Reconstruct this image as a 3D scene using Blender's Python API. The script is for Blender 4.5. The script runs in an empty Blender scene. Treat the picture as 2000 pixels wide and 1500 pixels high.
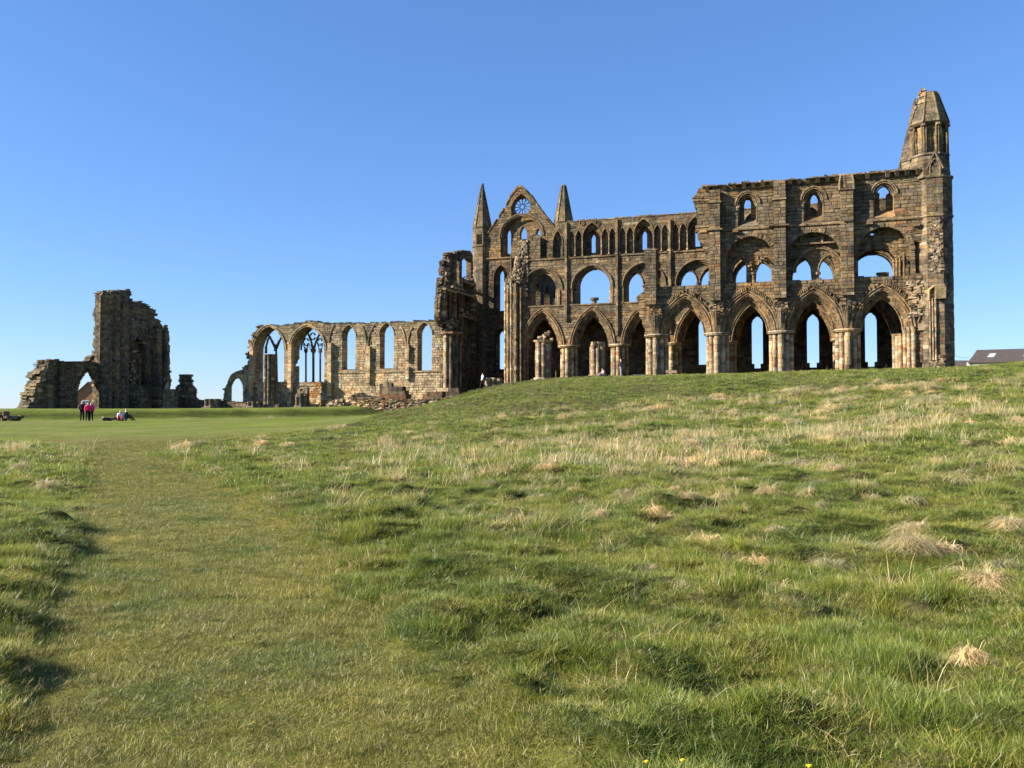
import bpy, bmesh, math, random
import numpy as np
from mathutils import Vector, Matrix

random.seed(7)
RNG = np.random.default_rng(11)
SC = bpy.context.scene
COL = SC.collection

# ------------------------------------------------------------------ camera, sky, sun, exposure
FPX = 1700.0
PIT = math.atan(53 / FPX)
cam = bpy.data.cameras.new('camera')
camo = bpy.data.objects.new('camera', cam)
COL.objects.link(camo)
cam.sensor_width = 36.0
cam.lens = 36.0 * FPX / 2000.0
cam.clip_start = 0.1
cam.clip_end = 60000.0
camo.location = (0, 0, 0)
camo.rotation_euler = (math.radians(90) + PIT, 0, 0)
SC.camera = camo

TH = math.radians(18.73)
CT, ST = math.cos(TH), math.sin(TH)
SUN_EL = math.radians(28)
sun_h = Vector((-0.987, -0.161)).normalized()
sun_dir = Vector((sun_h.x * math.cos(SUN_EL), sun_h.y * math.cos(SUN_EL), math.sin(SUN_EL)))

w = bpy.data.worlds.new('World')
SC.world = w
w.use_nodes = True
nt = w.node_tree
nt.nodes.clear()
sky = nt.nodes.new('ShaderNodeTexSky')
sky.sky_type = 'NISHITA'
sky.sun_disc = False
sky.sun_elevation = SUN_EL
sky.sun_rotation = math.atan2(sun_dir.x, sun_dir.y)
sky.altitude = 50
sky.air_density = 1.0
sky.dust_density = 0.0
sky.ozone_density = 5.0
bg = nt.nodes.new('ShaderNodeBackground')
bg.inputs['Strength'].default_value = 0.072
wo = nt.nodes.new('ShaderNodeOutputWorld')
hsv = nt.nodes.new('ShaderNodeHueSaturation')
hsv.inputs['Saturation'].default_value = 1.05
nt.links.new(sky.outputs[0], hsv.inputs['Color'])
sepn = nt.nodes.new('ShaderNodeSeparateColor')
comb = nt.nodes.new('ShaderNodeCombineColor')
nt.links.new(hsv.outputs[0], sepn.inputs[0])
for ch, (kk, ex) in enumerate(((0.86, 0.80), (1.075, 0.765), (1.49, 0.75))):
    pw = nt.nodes.new('ShaderNodeMath'); pw.operation = 'POWER'; pw.inputs[1].default_value = ex
    ml = nt.nodes.new('ShaderNodeMath'); ml.operation = 'MULTIPLY'; ml.inputs[1].default_value = kk
    nt.links.new(sepn.outputs[ch], pw.inputs[0]); nt.links.new(pw.outputs[0], ml.inputs[0]); nt.links.new(ml.outputs[0], comb.inputs[ch])
nt.links.new(comb.outputs[0], bg.inputs[0])
nt.links.new(bg.outputs[0], wo.inputs[0])

sl = bpy.data.lights.new('sun', 'SUN')
sl.energy = 5.0
sl.angle = math.radians(0.53)
sl.color = (1.0, 0.93, 0.82)
so = bpy.data.objects.new('sun', sl)
COL.objects.link(so)
so.rotation_euler = sun_dir.to_track_quat('Z', 'Y').to_euler()

vs = SC.view_settings
vs.view_transform = 'Standard'
vs.look = 'None'
vs.gamma = 1.0
vs.use_curve_mapping = False
vs.exposure = 1.5

# ------------------------------------------------------------------ frames
X0, Y0 = 31.705, 82.03


def W(a, b, z=0.0):
    """abbey frame (a east along the church, b north, z up) -> world"""
    return (X0 + CT * a + ST * b, Y0 - ST * a + CT * b, z)


def ray(px, py):
    x = (px - 1000) / FPX
    y = (750 - py) / FPX
    return x, math.cos(PIT) - y * math.sin(PIT), math.sin(PIT) + y * math.cos(PIT)


def A(px, py, b):
    """survey point of the photograph on the vertical plane b = const -> (a, z)"""
    dx, dy, dz = ray(px, py)
    r = dx / dy
    a = (r * (Y0 + CT * b) - X0 - ST * b) / (CT + ST * r)
    return (a, (Y0 - ST * a + CT * b) * dz / dy)


def B(px, py, a):
    """survey point on the vertical plane a = const -> (b, z)"""
    dx, dy, dz = ray(px, py)
    r = dx / dy
    b = (X0 + CT * a - r * (Y0 - ST * a)) / (r * CT - ST)
    return (b, (Y0 - ST * a + CT * b) * dz / dy)


def G(px, py, Y):
    dx, dy, dz = ray(px, py)
    return (Y * dx / dy, Y, Y * dz / dy)


# ------------------------------------------------------------------ terrain function
def hash2(ix, iy, s):
    h = (ix * 374761393 + iy * 668265263 + s * 974711) & 0x7fffffff
    h = ((h ^ (h >> 13)) * 1274126177) & 0x7fffffff
    return ((h ^ (h >> 16)) & 0xffff) / 65535.0


def vnoise(x, y, s=0):
    x = np.asarray(x, float); y = np.asarray(y, float)
    ix = np.floor(x).astype(np.int64); iy = np.floor(y).astype(np.int64)
    fx = x - ix; fy = y - iy
    fx = fx * fx * (3 - 2 * fx); fy = fy * fy * (3 - 2 * fy)
    a = hash2(ix, iy, s); b = hash2(ix + 1, iy, s); c = hash2(ix, iy + 1, s); d = hash2(ix + 1, iy + 1, s)
    return (a * (1 - fx) + b * fx) * (1 - fy) + (c * (1 - fx) + d * fx) * fy


def sstep(a, b, x):
    t = np.clip((x - a) / (b - a), 0, 1)
    return t * t * (3 - 2 * t)


CP = []
for X in (-3, 0, 3):
    CP.append((X, 0, -1.6)); CP.append((X * 1.3, 4, -1.57))
for p in [  # px, Y, z
    (0, 8, -1.5), (500, 8, -1.56), (1000, 8, -1.55), (1500, 8, -1.5), (2000, 8, -1.4),
    (0, 20, -1.42), (300, 20, -1.5), (700, 20, -1.45), (1000, 18, -1.35), (1300, 18, -1.28), (1650, 17, -1.1), (2000, 16, -0.95),
    (-200, 40, -1.3), (100, 40, -1.35), (400, 38, -1.2), (650, 36, -1.1), (830, 36, -0.98), (1000, 34, -0.85), (1300, 33, -0.6), (1650, 31, -0.15), (2000, 30, 0.15),
    (-200, 60, -1.1), (100, 60, -1.1), (400, 60, -0.95), (650, 58, -0.78), (780, 56, -0.55), (880, 55, -0.1), (1000, 50, 0.2), (1150, 49, 0.55), (1300, 48, 0.75), (1650, 46, 1.4), (2000, 45, 1.8),
    (-200, 78, -0.95), (160, 78, -0.88), (400, 78, -0.78), (600, 79, -0.6), (720, 78, -0.45), (800, 76, -0.15), (880, 74, 0.75), (1000, 68, 1.75), (1150, 64, 1.95), (1300, 62, 2.1), (1650, 60, 2.5), (1860, 60, 2.75), (2000, 60, 3.1), (2200, 58, 3.5),
    (760, 90, -0.4), (830, 90, 0.0), (880, 88, 1.3), (930, 86, 2.1), (1000, 84, 2.68), (1100, 79, 2.78), (1300, 75, 2.95), (1500, 75, 3.2), (1660, 75, 3.45), (1860, 74, 3.55), (2000, 72, 3.95), (2300, 70, 4.6),
    (-200, 100, -0.7), (160, 96, -0.75), (400, 96, -0.65), (620, 96, -0.5),
    (1050, 95, 3.2), (1250, 92, 3.45), (1450, 90, 3.5), (1650, 88, 3.6), (1900, 86, 3.7), (2200, 86, 5.0),
    (1000, 105, 2.9), (1150, 110, 3.2), (1400, 105, 3.3), (1700, 105, 3.4), (2000, 105, 5.0),
    (900, 105, 1.5), (840, 110, 0.95), (760, 112, 0.1), (700, 115, -0.3), (540, 122, -0.5), (300, 128, -0.7), (120, 125, -0.8), (0, 125, -0.95), (-200, 125, -1.2),
    (900, 130, 1.3), (1100, 140, 1.0), (1600, 140, 3.5), (1900, 160, 5.6), (2300, 150, 7.0), (500, 160, -2.0), (200, 165, -1.2), (0, 160, -2.0), (-300, 160, -3.0),
]:
    px, Y, z = p
    CP.append(((px - 1000) / FPX * Y, Y, z))
CP = np.array(CP, float)


def tps_fit(P):
    n = len(P)
    xy = P[:, :2] / 50.0
    d = np.linalg.norm(xy[:, None] - xy[None], axis=2)
    K = np.where(d > 0, d * d * np.log(d + 1e-9), 0) + np.eye(n) * 0.002
    Q = np.c_[np.ones(n), xy]
    M = np.zeros((n + 3, n + 3))
    M[:n, :n] = K; M[:n, n:] = Q; M[n:, :n] = Q.T
    rhs = np.zeros(n + 3); rhs[:n] = P[:, 2]
    return np.linalg.solve(M, rhs), xy


TPSW, TPSXY = tps_fit(CP)


def tps(X, Y):
    X = np.clip(X, -130, 150) / 50.0; Y = np.clip(Y, -5, 175) / 50.0
    sh = X.shape
    q = np.c_[X.ravel(), Y.ravel()]
    out = np.empty(len(q))
    for i in range(0, len(q), 20000):
        qq = q[i:i + 20000]
        d = np.linalg.norm(qq[:, None] - TPSXY[None], axis=2)
        out[i:i + 20000] = (d * d * np.log(d + 1e-9)) @ TPSW[:-3] + TPSW[-3] + qq @ TPSW[-2:]
    return out.reshape(sh)


def path_mask(X, Y):
    """1 on the trodden path"""
    xl = np.interp(Y, [0, 3.8, 5, 7, 10, 14, 20, 30, 40, 50], [-2.2, -2.3, -2.9, -3.7, -5.1, -7.0, -9.9, -15, -22, -30])
    xr = np.interp(Y, [0, 3.8, 5, 7, 10, 14, 20, 26, 32, 40, 50], [0.6, 0.35, -0.35, -1.05, -2.3, -4.0, -6.9, -10.4, -11.5, -9, -8])
    n = (vnoise(X * 1.1, Y * 1.1, 5) - 0.5) * 0.55 + (vnoise(X * 3.3, Y * 3.3, 6) - 0.5) * 0.4
    s = 0.18 + 0.012 * Y
    return (1 - sstep(38, 46, Y)) * sstep(-s, s, X - xl + n * (0.4 + Y * 0.02)) * (1 - sstep(-s, s, X - xr + n * (0.5 + Y * 0.02)))


def lawn_mask(X, Y):
    """1 where the grass is mown: the level lawn beyond the rough field"""
    t = X / np.maximum(Y, 1)
    yb = np.interp(t, [-0.8, -0.55, -0.40, -0.30, -0.25, -0.2, -0.16, -0.12, -0.08], [36, 36.5, 37, 39, 43, 51, 62, 76, 90])
    n = (vnoise(X * 0.35, Y * 0.35, 8) - 0.5) * 5
    return sstep(-2.0, 2.0, Y - yb + n) * (1 - sstep(-0.13, -0.085, t))


def bank(X, Y):
    f = np.interp(X, [-120, -60, -38, -20, -16], [84.5, 83, 82.5, 87, 88])
    return sstep(0, 3.6, Y - f + (vnoise(X * 0.5, Y * 0.5, 9) - .5) * 0.5) * (1 - sstep(-18, -12, X))


def ground(X, Y, bumps=True):
    X = np.asarray(X, float); Y = np.asarray(Y, float)
    z = tps(X, Y) + 0.98 * bank(X, Y)
    if bumps:
        pm = path_mask(X, Y)
        lm = lawn_mask(X, Y)
        rough = (1 - pm) * (1 - lm) * sstep(0, 1, 1.2 - bank(X, Y))
        tus = np.clip(vnoise(X * 2.4 + 7, Y * 2.4, 14) - .6, 0, 1) / .4
        b = (vnoise(X * 1.5, Y * 1.5, 1) - .35) * 0.11 + (vnoise(X * 3.9, Y * 3.9, 2) - .5) * 0.15 + tus ** .6 * .09
        b2 = (vnoise(X * 0.28, Y * 0.28, 3) - .5) * 0.26
        far = 1 - sstep(55, 72, Y)
        z = z + rough * (b + b2 * (0.35 + 0.65 * far) * sstep(6, 14, Y) + 0.09 * sstep(0, 12, 30 - Y)) \
            + pm * (vnoise(X * 1.7, Y * 1.7, 4) - .5) * 0.035
    return z


def gz(X, Y):
    return float(ground(np.array([X]), np.array([Y]), False)[0])


# ------------------------------------------------------------------ materials
def new_mat(name):
    m = bpy.data.materials.new(name)
    m.use_nodes = True
    n = m.node_tree
    p = n.nodes['Principled BSDF']
    return m, n, p


def N(n, typ, **kw):
    x = n.nodes.new(typ)
    for k, v in kw.items():
        setattr(x, k, v)
    return x


def noise_node(n, scale, detail=4, rough=0.6, vec=None):
    t = N(n, 'ShaderNodeTexNoise')
    t.inputs['Scale'].default_value = scale
    t.inputs['Detail'].default_value = detail
    t.inputs['Roughness'].default_value = rough
    if vec:
        n.links.new(vec, t.inputs['Vector'])
    return t


def mixc(n, mode, fac, a, b):
    m = N(n, 'ShaderNodeMix', data_type='RGBA', blend_type=mode)
    for sock, val in ((m.inputs[0], fac), (m.inputs[6], a), (m.inputs[7], b)):
        if isinstance(val, (int, float)):
            sock.default_value = val
        elif isinstance(val, tuple):
            sock.default_value = val if len(val) == 4 else val + (1,)
        else:
            n.links.new(val, sock)
    return m.outputs[2]


def ramp(n, src, stops):
    r = N(n, 'ShaderNodeValToRGB')
    el = r.color_ramp.elements
    while len(el) < len(stops):
        el.new(0.5)
    for e, (p, c) in zip(el, stops):
        e.position = p
        e.color = c if len(c) == 4 else tuple(c) + (1,)
    n.links.new(src, r.inputs[0])
    return r.outputs[0]


def stone_material(name='weathered_sandstone', gain=1.0):
    m, n, p = new_mat(name)
    at = N(n, 'ShaderNodeAttribute', attribute_name='tint')
    geo = N(n, 'ShaderNodeNewGeometry')
    pos = geo.outputs['Position']
    big = noise_node(n, 0.35, 5, 0.65, pos)
    mid = noise_node(n, 2.2, 5, 0.7, pos)
    fine = noise_node(n, 14, 4, 0.7, pos)
    g1 = ramp(n, big.outputs[0], [(0.30, (.50, .51, .54)), (0.50, (.98, .98, 1.0)), (0.70, (1.38, 1.20, .95))])
    g2 = ramp(n, mid.outputs[0], [(0.32, (.46, .45, .46)), (0.52, (1, 1, 1)), (0.70, (1.38, 1.34, 1.24))])
    g3 = ramp(n, fine.outputs[0], [(0.25, (.7, .7, .7)), (0.7, (1.2, 1.2, 1.2))])
    c = mixc(n, 'MULTIPLY', 1.0, at.outputs['Color'], g1)
    c = mixc(n, 'MULTIPLY', 1.0, c, g2)
    c = mixc(n, 'MULTIPLY', 1.0, c, g3)
    # soot streaks run down the faces
    mp = N(n, 'ShaderNodeMapping'); mp.inputs['Scale'].default_value = (1.6, 1.6, .16)
    n.links.new(pos, mp.inputs['Vector'])
    stn = noise_node(n, 1.0, 5, .7, mp.outputs[0])
    sf = ramp(n, stn.outputs[0], [(0.34, (.42, .42, .44)), (0.5, (1, 1, 1))])
    c = mixc(n, 'MULTIPLY', .85, c, sf)
    # lichen: grey green blooms
    lich = noise_node(n, 1.1, 6, 0.75, pos)
    lf = ramp(n, lich.outputs[0], [(0.55, (0, 0, 0)), (0.68, (.55, .55, .55))])
    c = mixc(n, 'MIX', lf, c, (0.17, 0.145, 0.10))
    c = mixc(n, 'MULTIPLY', 1.0, c, (.68, .660, .615))
    n.links.new(c, p.inputs['Base Color'])
    p.inputs['Roughness'].default_value = 0.95
    p.inputs['Specular IOR Level'].default_value = 0.12
    b = N(n, 'ShaderNodeBump')
    b.inputs['Strength'].default_value = 0.9
    b.inputs['Distance'].default_value = 0.07
    hgt = noise_node(n, 5.5, 6, 0.75, pos)
    n.links.new(hgt.outputs[0], b.inputs['Height'])
    n.links.new(b.outputs[0], p.inputs['Normal'])
    return m


STONE = stone_material()


def flat_mat(name, col, rough=0.8, noise=0.25, scale=6.0, spec=0.3):
    m, n, p = new_mat(name)
    geo = N(n, 'ShaderNodeNewGeometry')
    t = noise_node(n, scale, 4, 0.6, geo.outputs['Position'])
    lo = 1 - noise
    g = ramp(n, t.outputs[0], [(0.3, (lo, lo, lo)), (0.7, (1 + noise, 1 + noise, 1 + noise))])
    c = mixc(n, 'MULTIPLY', 1.0, col, g)
    n.links.new(c, p.inputs['Base Color'])
    p.inputs['Roughness'].default_value = rough
    p.inputs['Specular IOR Level'].default_value = spec
    return m


# ------------------------------------------------------------------ tint palettes
PAL = dict(
    grey=(.225, .190, .140), tan=(.335, .255, .150), ochre=(.37, .235, .105), red=(.27, .135, .072),
    dark=(.105, .083, .063), pale=(.46, .385, .27), olive=(.24, .195, .118), buff=(.46, .365, .235))


def palf(mixk=.38, gain=1.0, **wts):
    keys = list(wts); ws = [wts[k] for k in keys]

    tw = sum(ws)
    mean = [sum(PAL[k][i] * w_ for k, w_ in zip(keys, ws)) / tw for i in range(3)]
    mx = 1 - mixk

    def f(u=0, v=0):
        k = random.choices(keys, ws)[0]
        c = PAL[k]
        g = random.choice((random.uniform(.80, 1.18), random.uniform(.80, 1.18), random.uniform(.6, 1.35))) * gain
        return tuple(min(.75, (x * mx + m_ * mixk) * g * random.uniform(.97, 1.03)) for x, m_ in zip(c, mean))
    return f


P_UPPER = palf(grey=4, olive=4, tan=2.5, dark=1.2, ochre=1.0, red=.5, pale=.4)
P_MID = palf(grey=2.5, olive=3, tan=4, dark=.6, ochre=2, red=.5, pale=.8)
P_ARCH = palf(mixk=.3, gain=1.12, tan=3, ochre=4, red=1.8, olive=2, dark=1, pale=.6)
P_PIER = palf(mixk=.3, gain=1.3, pale=5, buff=4, ochre=2.2, red=2.0, tan=3, dark=.5)
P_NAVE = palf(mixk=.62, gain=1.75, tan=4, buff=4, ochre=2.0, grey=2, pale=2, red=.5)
P_NAVETOP = palf(mixk=.5, gain=1.35, tan=4, olive=3, grey=3, buff=1.5, dark=.5)
P_DARK = palf(grey=2, dark=5, olive=2, tan=1, red=.7)  # extra-dark stone; the shade of the interiors is put into its colour
P_WEST = palf(grey=3, olive=3, dark=2, tan=2, ochre=.8)
P_RUBBLE = palf(mixk=.15, gain=1.25, pale=2.2, tan=4, grey=2.5, dark=1.8, red=1, buff=2.5, olive=1)
P_GABLE = palf(ochre=3, tan=3, olive=3, grey=1, dark=.6)
P_SPIRE = palf(olive=4, grey=3, tan=2, dark=.4)


def pal_s(u, v):
    if v > 17.6:
        return P_UPPER()
    if v > 12.2:
        return P_MID() if random.random() < .6 else P_UPPER()
    return P_MID()


def pal_n(u, v):
    return P_UPPER() if v > 17.4 else (P_MID() if random.random() < .5 else P_UPPER())


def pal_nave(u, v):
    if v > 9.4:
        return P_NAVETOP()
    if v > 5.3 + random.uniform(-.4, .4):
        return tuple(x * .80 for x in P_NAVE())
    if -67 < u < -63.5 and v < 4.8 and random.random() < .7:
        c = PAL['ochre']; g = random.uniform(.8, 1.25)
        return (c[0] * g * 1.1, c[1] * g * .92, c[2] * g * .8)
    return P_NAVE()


# ------------------------------------------------------------------ geometry collector
class Geo:
    def __init__(s):
        s.v = []; s.f = []; s.t = []

    def add(s, verts, faces, tint=(.3, .26, .19)):
        o = len(s.v)
        s.v.extend(verts)
        s.f.extend([tuple(i + o for i in f) for f in faces])
        s.t.extend([tint] * len(verts))

    def hexa(s, c, tint=(.3, .26, .19)):
        s.add(c, HEXF, tint)

    def box(s, x0, x1, y0, y1, z0, z1, tint=(.3, .26, .19), j=0.0):
        r = (lambda: random.uniform(-j, j)) if j else (lambda: 0)
        c = [(x0 + r(), y0 + r(), z0 + r()), (x1 + r(), y0 + r(), z0 + r()), (x1 + r(), y1 + r(), z0 + r()), (x0 + r(), y1 + r(), z0 + r()),
             (x0 + r(), y0 + r(), z1 + r()), (x1 + r(), y0 + r(), z1 + r()), (x1 + r(), y1 + r(), z1 + r()), (x0 + r(), y1 + r(), z1 + r())]
        s.hexa(c, tint)

    def rock(s, c, rx, ry, rz, tint, rot=None):
        """irregular stone: a jittered, rotated hexahedron with pinched corners"""
        a = random.uniform(0, 6.28) if rot is None else rot
        ca, sa = math.cos(a), math.sin(a)
        vs = []
        for (x, y, z) in ((-1, -1, -1), (1, -1, -1), (1, 1, -1), (-1, 1, -1), (-1, -1, 1), (1, -1, 1), (1, 1, 1), (-1, 1, 1)):
            k = random.uniform(.62, 1.0)
            x *= rx * k; y *= ry * k; z *= rz * random.uniform(.7, 1.0)
            vs.append((c[0] + x * ca - y * sa, c[1] + x * sa + y * ca, c[2] + z))
        s.hexa(vs, tint)

    def tube(s, pts, r, n=6, tint=(.4, .33, .22), cap=True, tints=None):
        pts = [Vector(p) for p in pts]
        if tints is None:
            tints = [tint] * len(pts)
        o = len(s.v)
        up = None
        for i, p in enumerate(pts):
            d = (pts[min(i + 1, len(pts) - 1)] - pts[max(i - 1, 0)])
            d = d.normalized() if d.length > 1e-9 else Vector((0, 0, 1))
            if up is None:
                up = Vector((0, 1, 0)) if abs(d.y) < .9 else Vector((1, 0, 0))
            x = d.cross(up).normalized()
            y = x.cross(d).normalized()
            rr = r[i] if isinstance(r, (list, tuple)) else r
            for k in range(n):
                an = 2 * math.pi * k / n
                q = p + x * (math.cos(an) * rr) + y * (math.sin(an) * rr)
                s.v.append((q.x, q.y, q.z)); s.t.append(tints[i])
        for i in range(len(pts) - 1):
            for k in range(n):
                k2 = (k + 1) % n
                s.f.append((o + i * n + k, o + i * n + k2, o + (i + 1) * n + k2, o + (i + 1) * n + k))
        if cap:
            s.f.append(tuple(o + k for k in range(n))[::-1])
            s.f.append(tuple(o + (len(pts) - 1) * n + k for k in range(n)))

    def prism(s, poly, z0, z1, tint, top=None):
        """vertical prism of polygon [(x,y)], optional top polygon"""
        n = len(poly)
        top = top or poly
        vs = [(x, y, z0) for x, y in poly] + [(x, y, z1) for x, y in top]
        fs = [(i, (i + 1) % n, n + (i + 1) % n, n + i) for i in range(n)]
        fs += [tuple(range(n))[::-1], tuple(range(n, 2 * n))]
        s.add(vs, fs, tint)

    def drums(s, cx, cy, r, z0, z1, pal, n=10, h=0.36, jit=0.012, cut=None):
        """a shaft of separate drums"""
        z = z0
        while z < z1 - 0.02:
            hh = min(h * random.uniform(.75, 1.3), z1 - z)
            if z1 - (z + hh) < .12:
                hh = z1 - z
            rr = r * random.uniform(1 - jit * 2, 1 + jit * 2)
            t = pal()
            a0 = random.uniform(0, 1)
            pl = [(cx + random.uniform(-jit, jit) + rr * math.cos(2 * math.pi * (k + a0) / n), cy + rr * math.sin(2 * math.pi * (k + a0) / n)) for k in range(n)]
            s.prism(pl, z + .012, z + hh - .012, t)
            z += hh
        s.prism([(cx + r * .93 * math.cos(2 * math.pi * k / n), cy + r * .93 * math.sin(2 * math.pi * k / n)) for k in range(n)], z0, z1 - .02, PAL['dark'])


HEXF = [(0, 3, 2, 1), (4, 5, 6, 7), (0, 1, 5, 4), (1, 2, 6, 5), (2, 3, 7, 6), (3, 0, 4, 7)]


def empty(name, loc, label=None, cat=None, group=None, rot=None):
    o = bpy.data.objects.new(name, None)
    COL.objects.link(o)
    o.location = loc
    o.rotation_euler = (0, 0, -TH if rot is None else rot)
    o.empty_display_size = 1
    o.matrix_world  # noqa
    if label: o['label'] = label
    if cat: o['category'] = cat
    if group: o['group'] = group
    return o


def mesh_from(name, verts, faces, tints=None, mat=STONE, smooth=False):
    me = bpy.data.meshes.new(name)
    me.from_pydata(verts, [], faces)
    if tints is not None and len(tints):
        at = me.attributes.new('tint', 'FLOAT_COLOR', 'POINT')
        arr = np.ones((len(verts), 4), np.float32)
        arr[:, :3] = np.array(tints, np.float32)
        at.data.foreach_set('color', arr.ravel())
    if mat: me.materials.append(mat)
    if smooth:
        me.polygons.foreach_set('use_smooth', [True] * len(me.polygons))
    return me


class Thing:
    """a thing in the abbey frame: an Empty at its base, parts built in (a,b,z)"""

    def __init__(s, name, a, b, z, label, cat, group=None):
        s.o = (a, b, z)
        s.root = empty(name, W(a, b, z), label, cat, group)

    def loc(s, vs):
        a, b, z = s.o
        return [(p[0] - a, p[1] - b, p[2] - z) for p in vs]

    def part(s, name, g, parent=None, mat=STONE, label=None, kind=None, smooth=False):
        if not g.v:
            return None
        me = mesh_from(name, s.loc(g.v), g.f, g.t, mat, smooth)
        o = bpy.data.objects.new(name, me)
        COL.objects.link(o)
        o.parent = parent or s.root
        if label: o['label'] = label
        if kind: o['kind'] = kind
        return o


class WThing(Thing):
    """same, world axes"""

    def __init__(s, name, x, y, z, label, cat, group=None):
        s.o = (x, y, z)
        s.root = empty(name, (x, y, z), label, cat, group, rot=0.0)


# ------------------------------------------------------------------ masonry
def scan(poly, v):
    xs = []
    n = len(poly)
    for i in range(n):
        x1, y1 = poly[i]; x2, y2 = poly[(i + 1) % n]
        if (y1 <= v < y2) or (y2 <= v < y1):
            xs.append(x1 + (v - y1) / (y2 - y1) * (x2 - x1))
    xs.sort()
    return [(xs[i], xs[i + 1]) for i in range(0, len(xs) - 1, 2)]


def subtract(iv, holes):
    """iv: list of (u0,u1,e0,e1) e=True if end is a true outline end"""
    for h0, h1 in holes:
        out = []
        for u0, u1, e0, e1 in iv:
            if h1 <= u0 or h0 >= u1:
                out.append((u0, u1, e0, e1)); continue
            if h0 > u0: out.append((u0, h0, e0, False))
            if h1 < u1: out.append((h1, u1, False, e1))
        iv = out
    return [i for i in iv if i[1] - i[0] > .02]


def intervals(outline, holes, v):
    iv = [(a, b, True, True) for a, b in scan(outline, v)]
    hs = []
    for h in holes:
        hs += scan(h, v)
    return subtract(iv, hs)


def masonry(axis, d0, d1, outline, holes=(), pal=P_MID, course=(.22, .40), length=(.34, .95), ragged=0.12,
            proud=0.05, gap=.022, rough=.0, seed=1, core=True):
    """returns (core Geo, [(area, hexa corners, tint)])
    axis 'a': wall in plane b=const, front at d0 looking south (b smaller = nearer);
    axis 'b': wall in plane a=const, front at d0 looking east (d0>d1)."""
    random.seed(seed)
    sgn = 1 if d1 > d0 else -1

    def P(u, v, d):
        return (u, d, v) if axis == 'a' else (d, u, v)
    vmin = min(p[1] for p in outline); vmax = max(p[1] for p in outline)
    cg = Geo()
    blocks = []
    v = vmin
    while v < vmax - .04:
        h = random.uniform(*course)
        if vmax - (v + h) < .12: h = vmax - v
        lo = intervals(outline, holes, v + .12 * h)
        hi = intervals(outline, holes, v + .88 * h)
        md = intervals(outline, holes, v + .5 * h)
        quad = []
        if len(lo) == len(hi) == len(md) and all(min(l[1], g[1]) - max(l[0], g[0]) > .1 and abs(l[0] - g[0]) < .8 and abs(l[1] - g[1]) < .8 for l, g in zip(lo, hi)):
            for l, g in zip(lo, hi):
                k = .12 / .76
                quad.append((l[0] - k * (g[0] - l[0]), g[0] + k * (g[0] - l[0]), l[1] - k * (g[1] - l[1]), g[1] + k * (g[1] - l[1]), l[2], l[3], v, h))
        else:
            # the course meets the head of an opening: cut it into thinner slips that follow the curve
            ns = 4
            for q_ in range(ns):
                vv = v + h * q_ / ns
                for m in intervals(outline, holes, vv + .5 * h / ns):
                    quad.append((m[0], m[0], m[1], m[1], m[2], m[3], vv, h / ns))
        v_course, h_course = v, h
        for ul0, uh0, ul1, uh1, e0, e1, v, h in quad:
            if ragged:
                if e0:
                    r = random.uniform(-ragged, ragged * .6); ul0 += r; uh0 += r
                if e1:
                    r = random.uniform(-ragged * .6, ragged); ul1 += r; uh1 += r
            if ul1 - ul0 < .05 or uh1 - uh0 < .05: continue
            wdt = ul1 - ul0
            # core
            if core:
                i = .05
                f0 = d0 + sgn * (.07 + rough * .5); f1 = d1 - sgn * (.07 + rough * .5)
                if wdt > .2 and abs(f1 - f0) > .05:
                    cg.hexa([P(ul0 + i, v, f0), P(ul1 - i, v, f0), P(ul1 - i, v, f1), P(ul0 + i, v, f1),
                             P(uh0 + i, v + h, f0), P(uh1 - i, v + h, f0), P(uh1 - i, v + h, f1), P(uh0 + i, v + h, f1)], (.16, .135, .10))
            # blocks
            cuts = [0.0]
            t = 0.0
            while True:
                t += random.uniform(*length) / max(wdt, .01)
                if t > 1 - .22 / max(wdt, .25): break
                cuts.append(t)
            cuts.append(1.0)
            for c0, c1 in zip(cuts[:-1], cuts[1:]):
                bl0 = ul0 + (ul1 - ul0) * c0; bl1 = ul0 + (ul1 - ul0) * c1
                bh0 = uh0 + (uh1 - uh0) * c0; bh1 = uh0 + (uh1 - uh0) * c1
                g = gap if h > .15 else gap * .3
                fr = d0 - sgn * random.uniform(0, proud)
                bk = d1 + sgn * random.uniform(0, proud)
                q = rough
                jj = (lambda: random.uniform(-q, q)) if q else (lambda: 0.0)
                tf = (lambda: random.uniform(-.012 - q, .012 + q))
                sgap = 0 if (c0 == 0 and not e0) else g
                egap = 0 if (c1 == 1 and not e1) else g
                cs = [P(bl0 + sgap + jj(), v + g + jj() * .5, fr + tf()), P(bl1 - egap + jj(), v + g + jj() * .5, fr + tf()),
                      P(bl1 - egap, v + g, bk + tf()), P(bl0 + sgap, v + g, bk + tf()),
                      P(bh0 + sgap + jj(), v + h - g + jj() * .5, fr + tf()), P(bh1 - egap + jj(), v + h - g + jj() * .5, fr + tf()),
                      P(bh1 - egap, v + h - g, bk + tf()), P(bh0 + sgap, v + h - g, bk + tf())]
                um = (bl0 + bl1) / 2
                blocks.append(((bl1 - bl0) * h, um, v + h / 2, cs, pal(um, v)))
        v = v_course + h_course
    return cg, blocks


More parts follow.
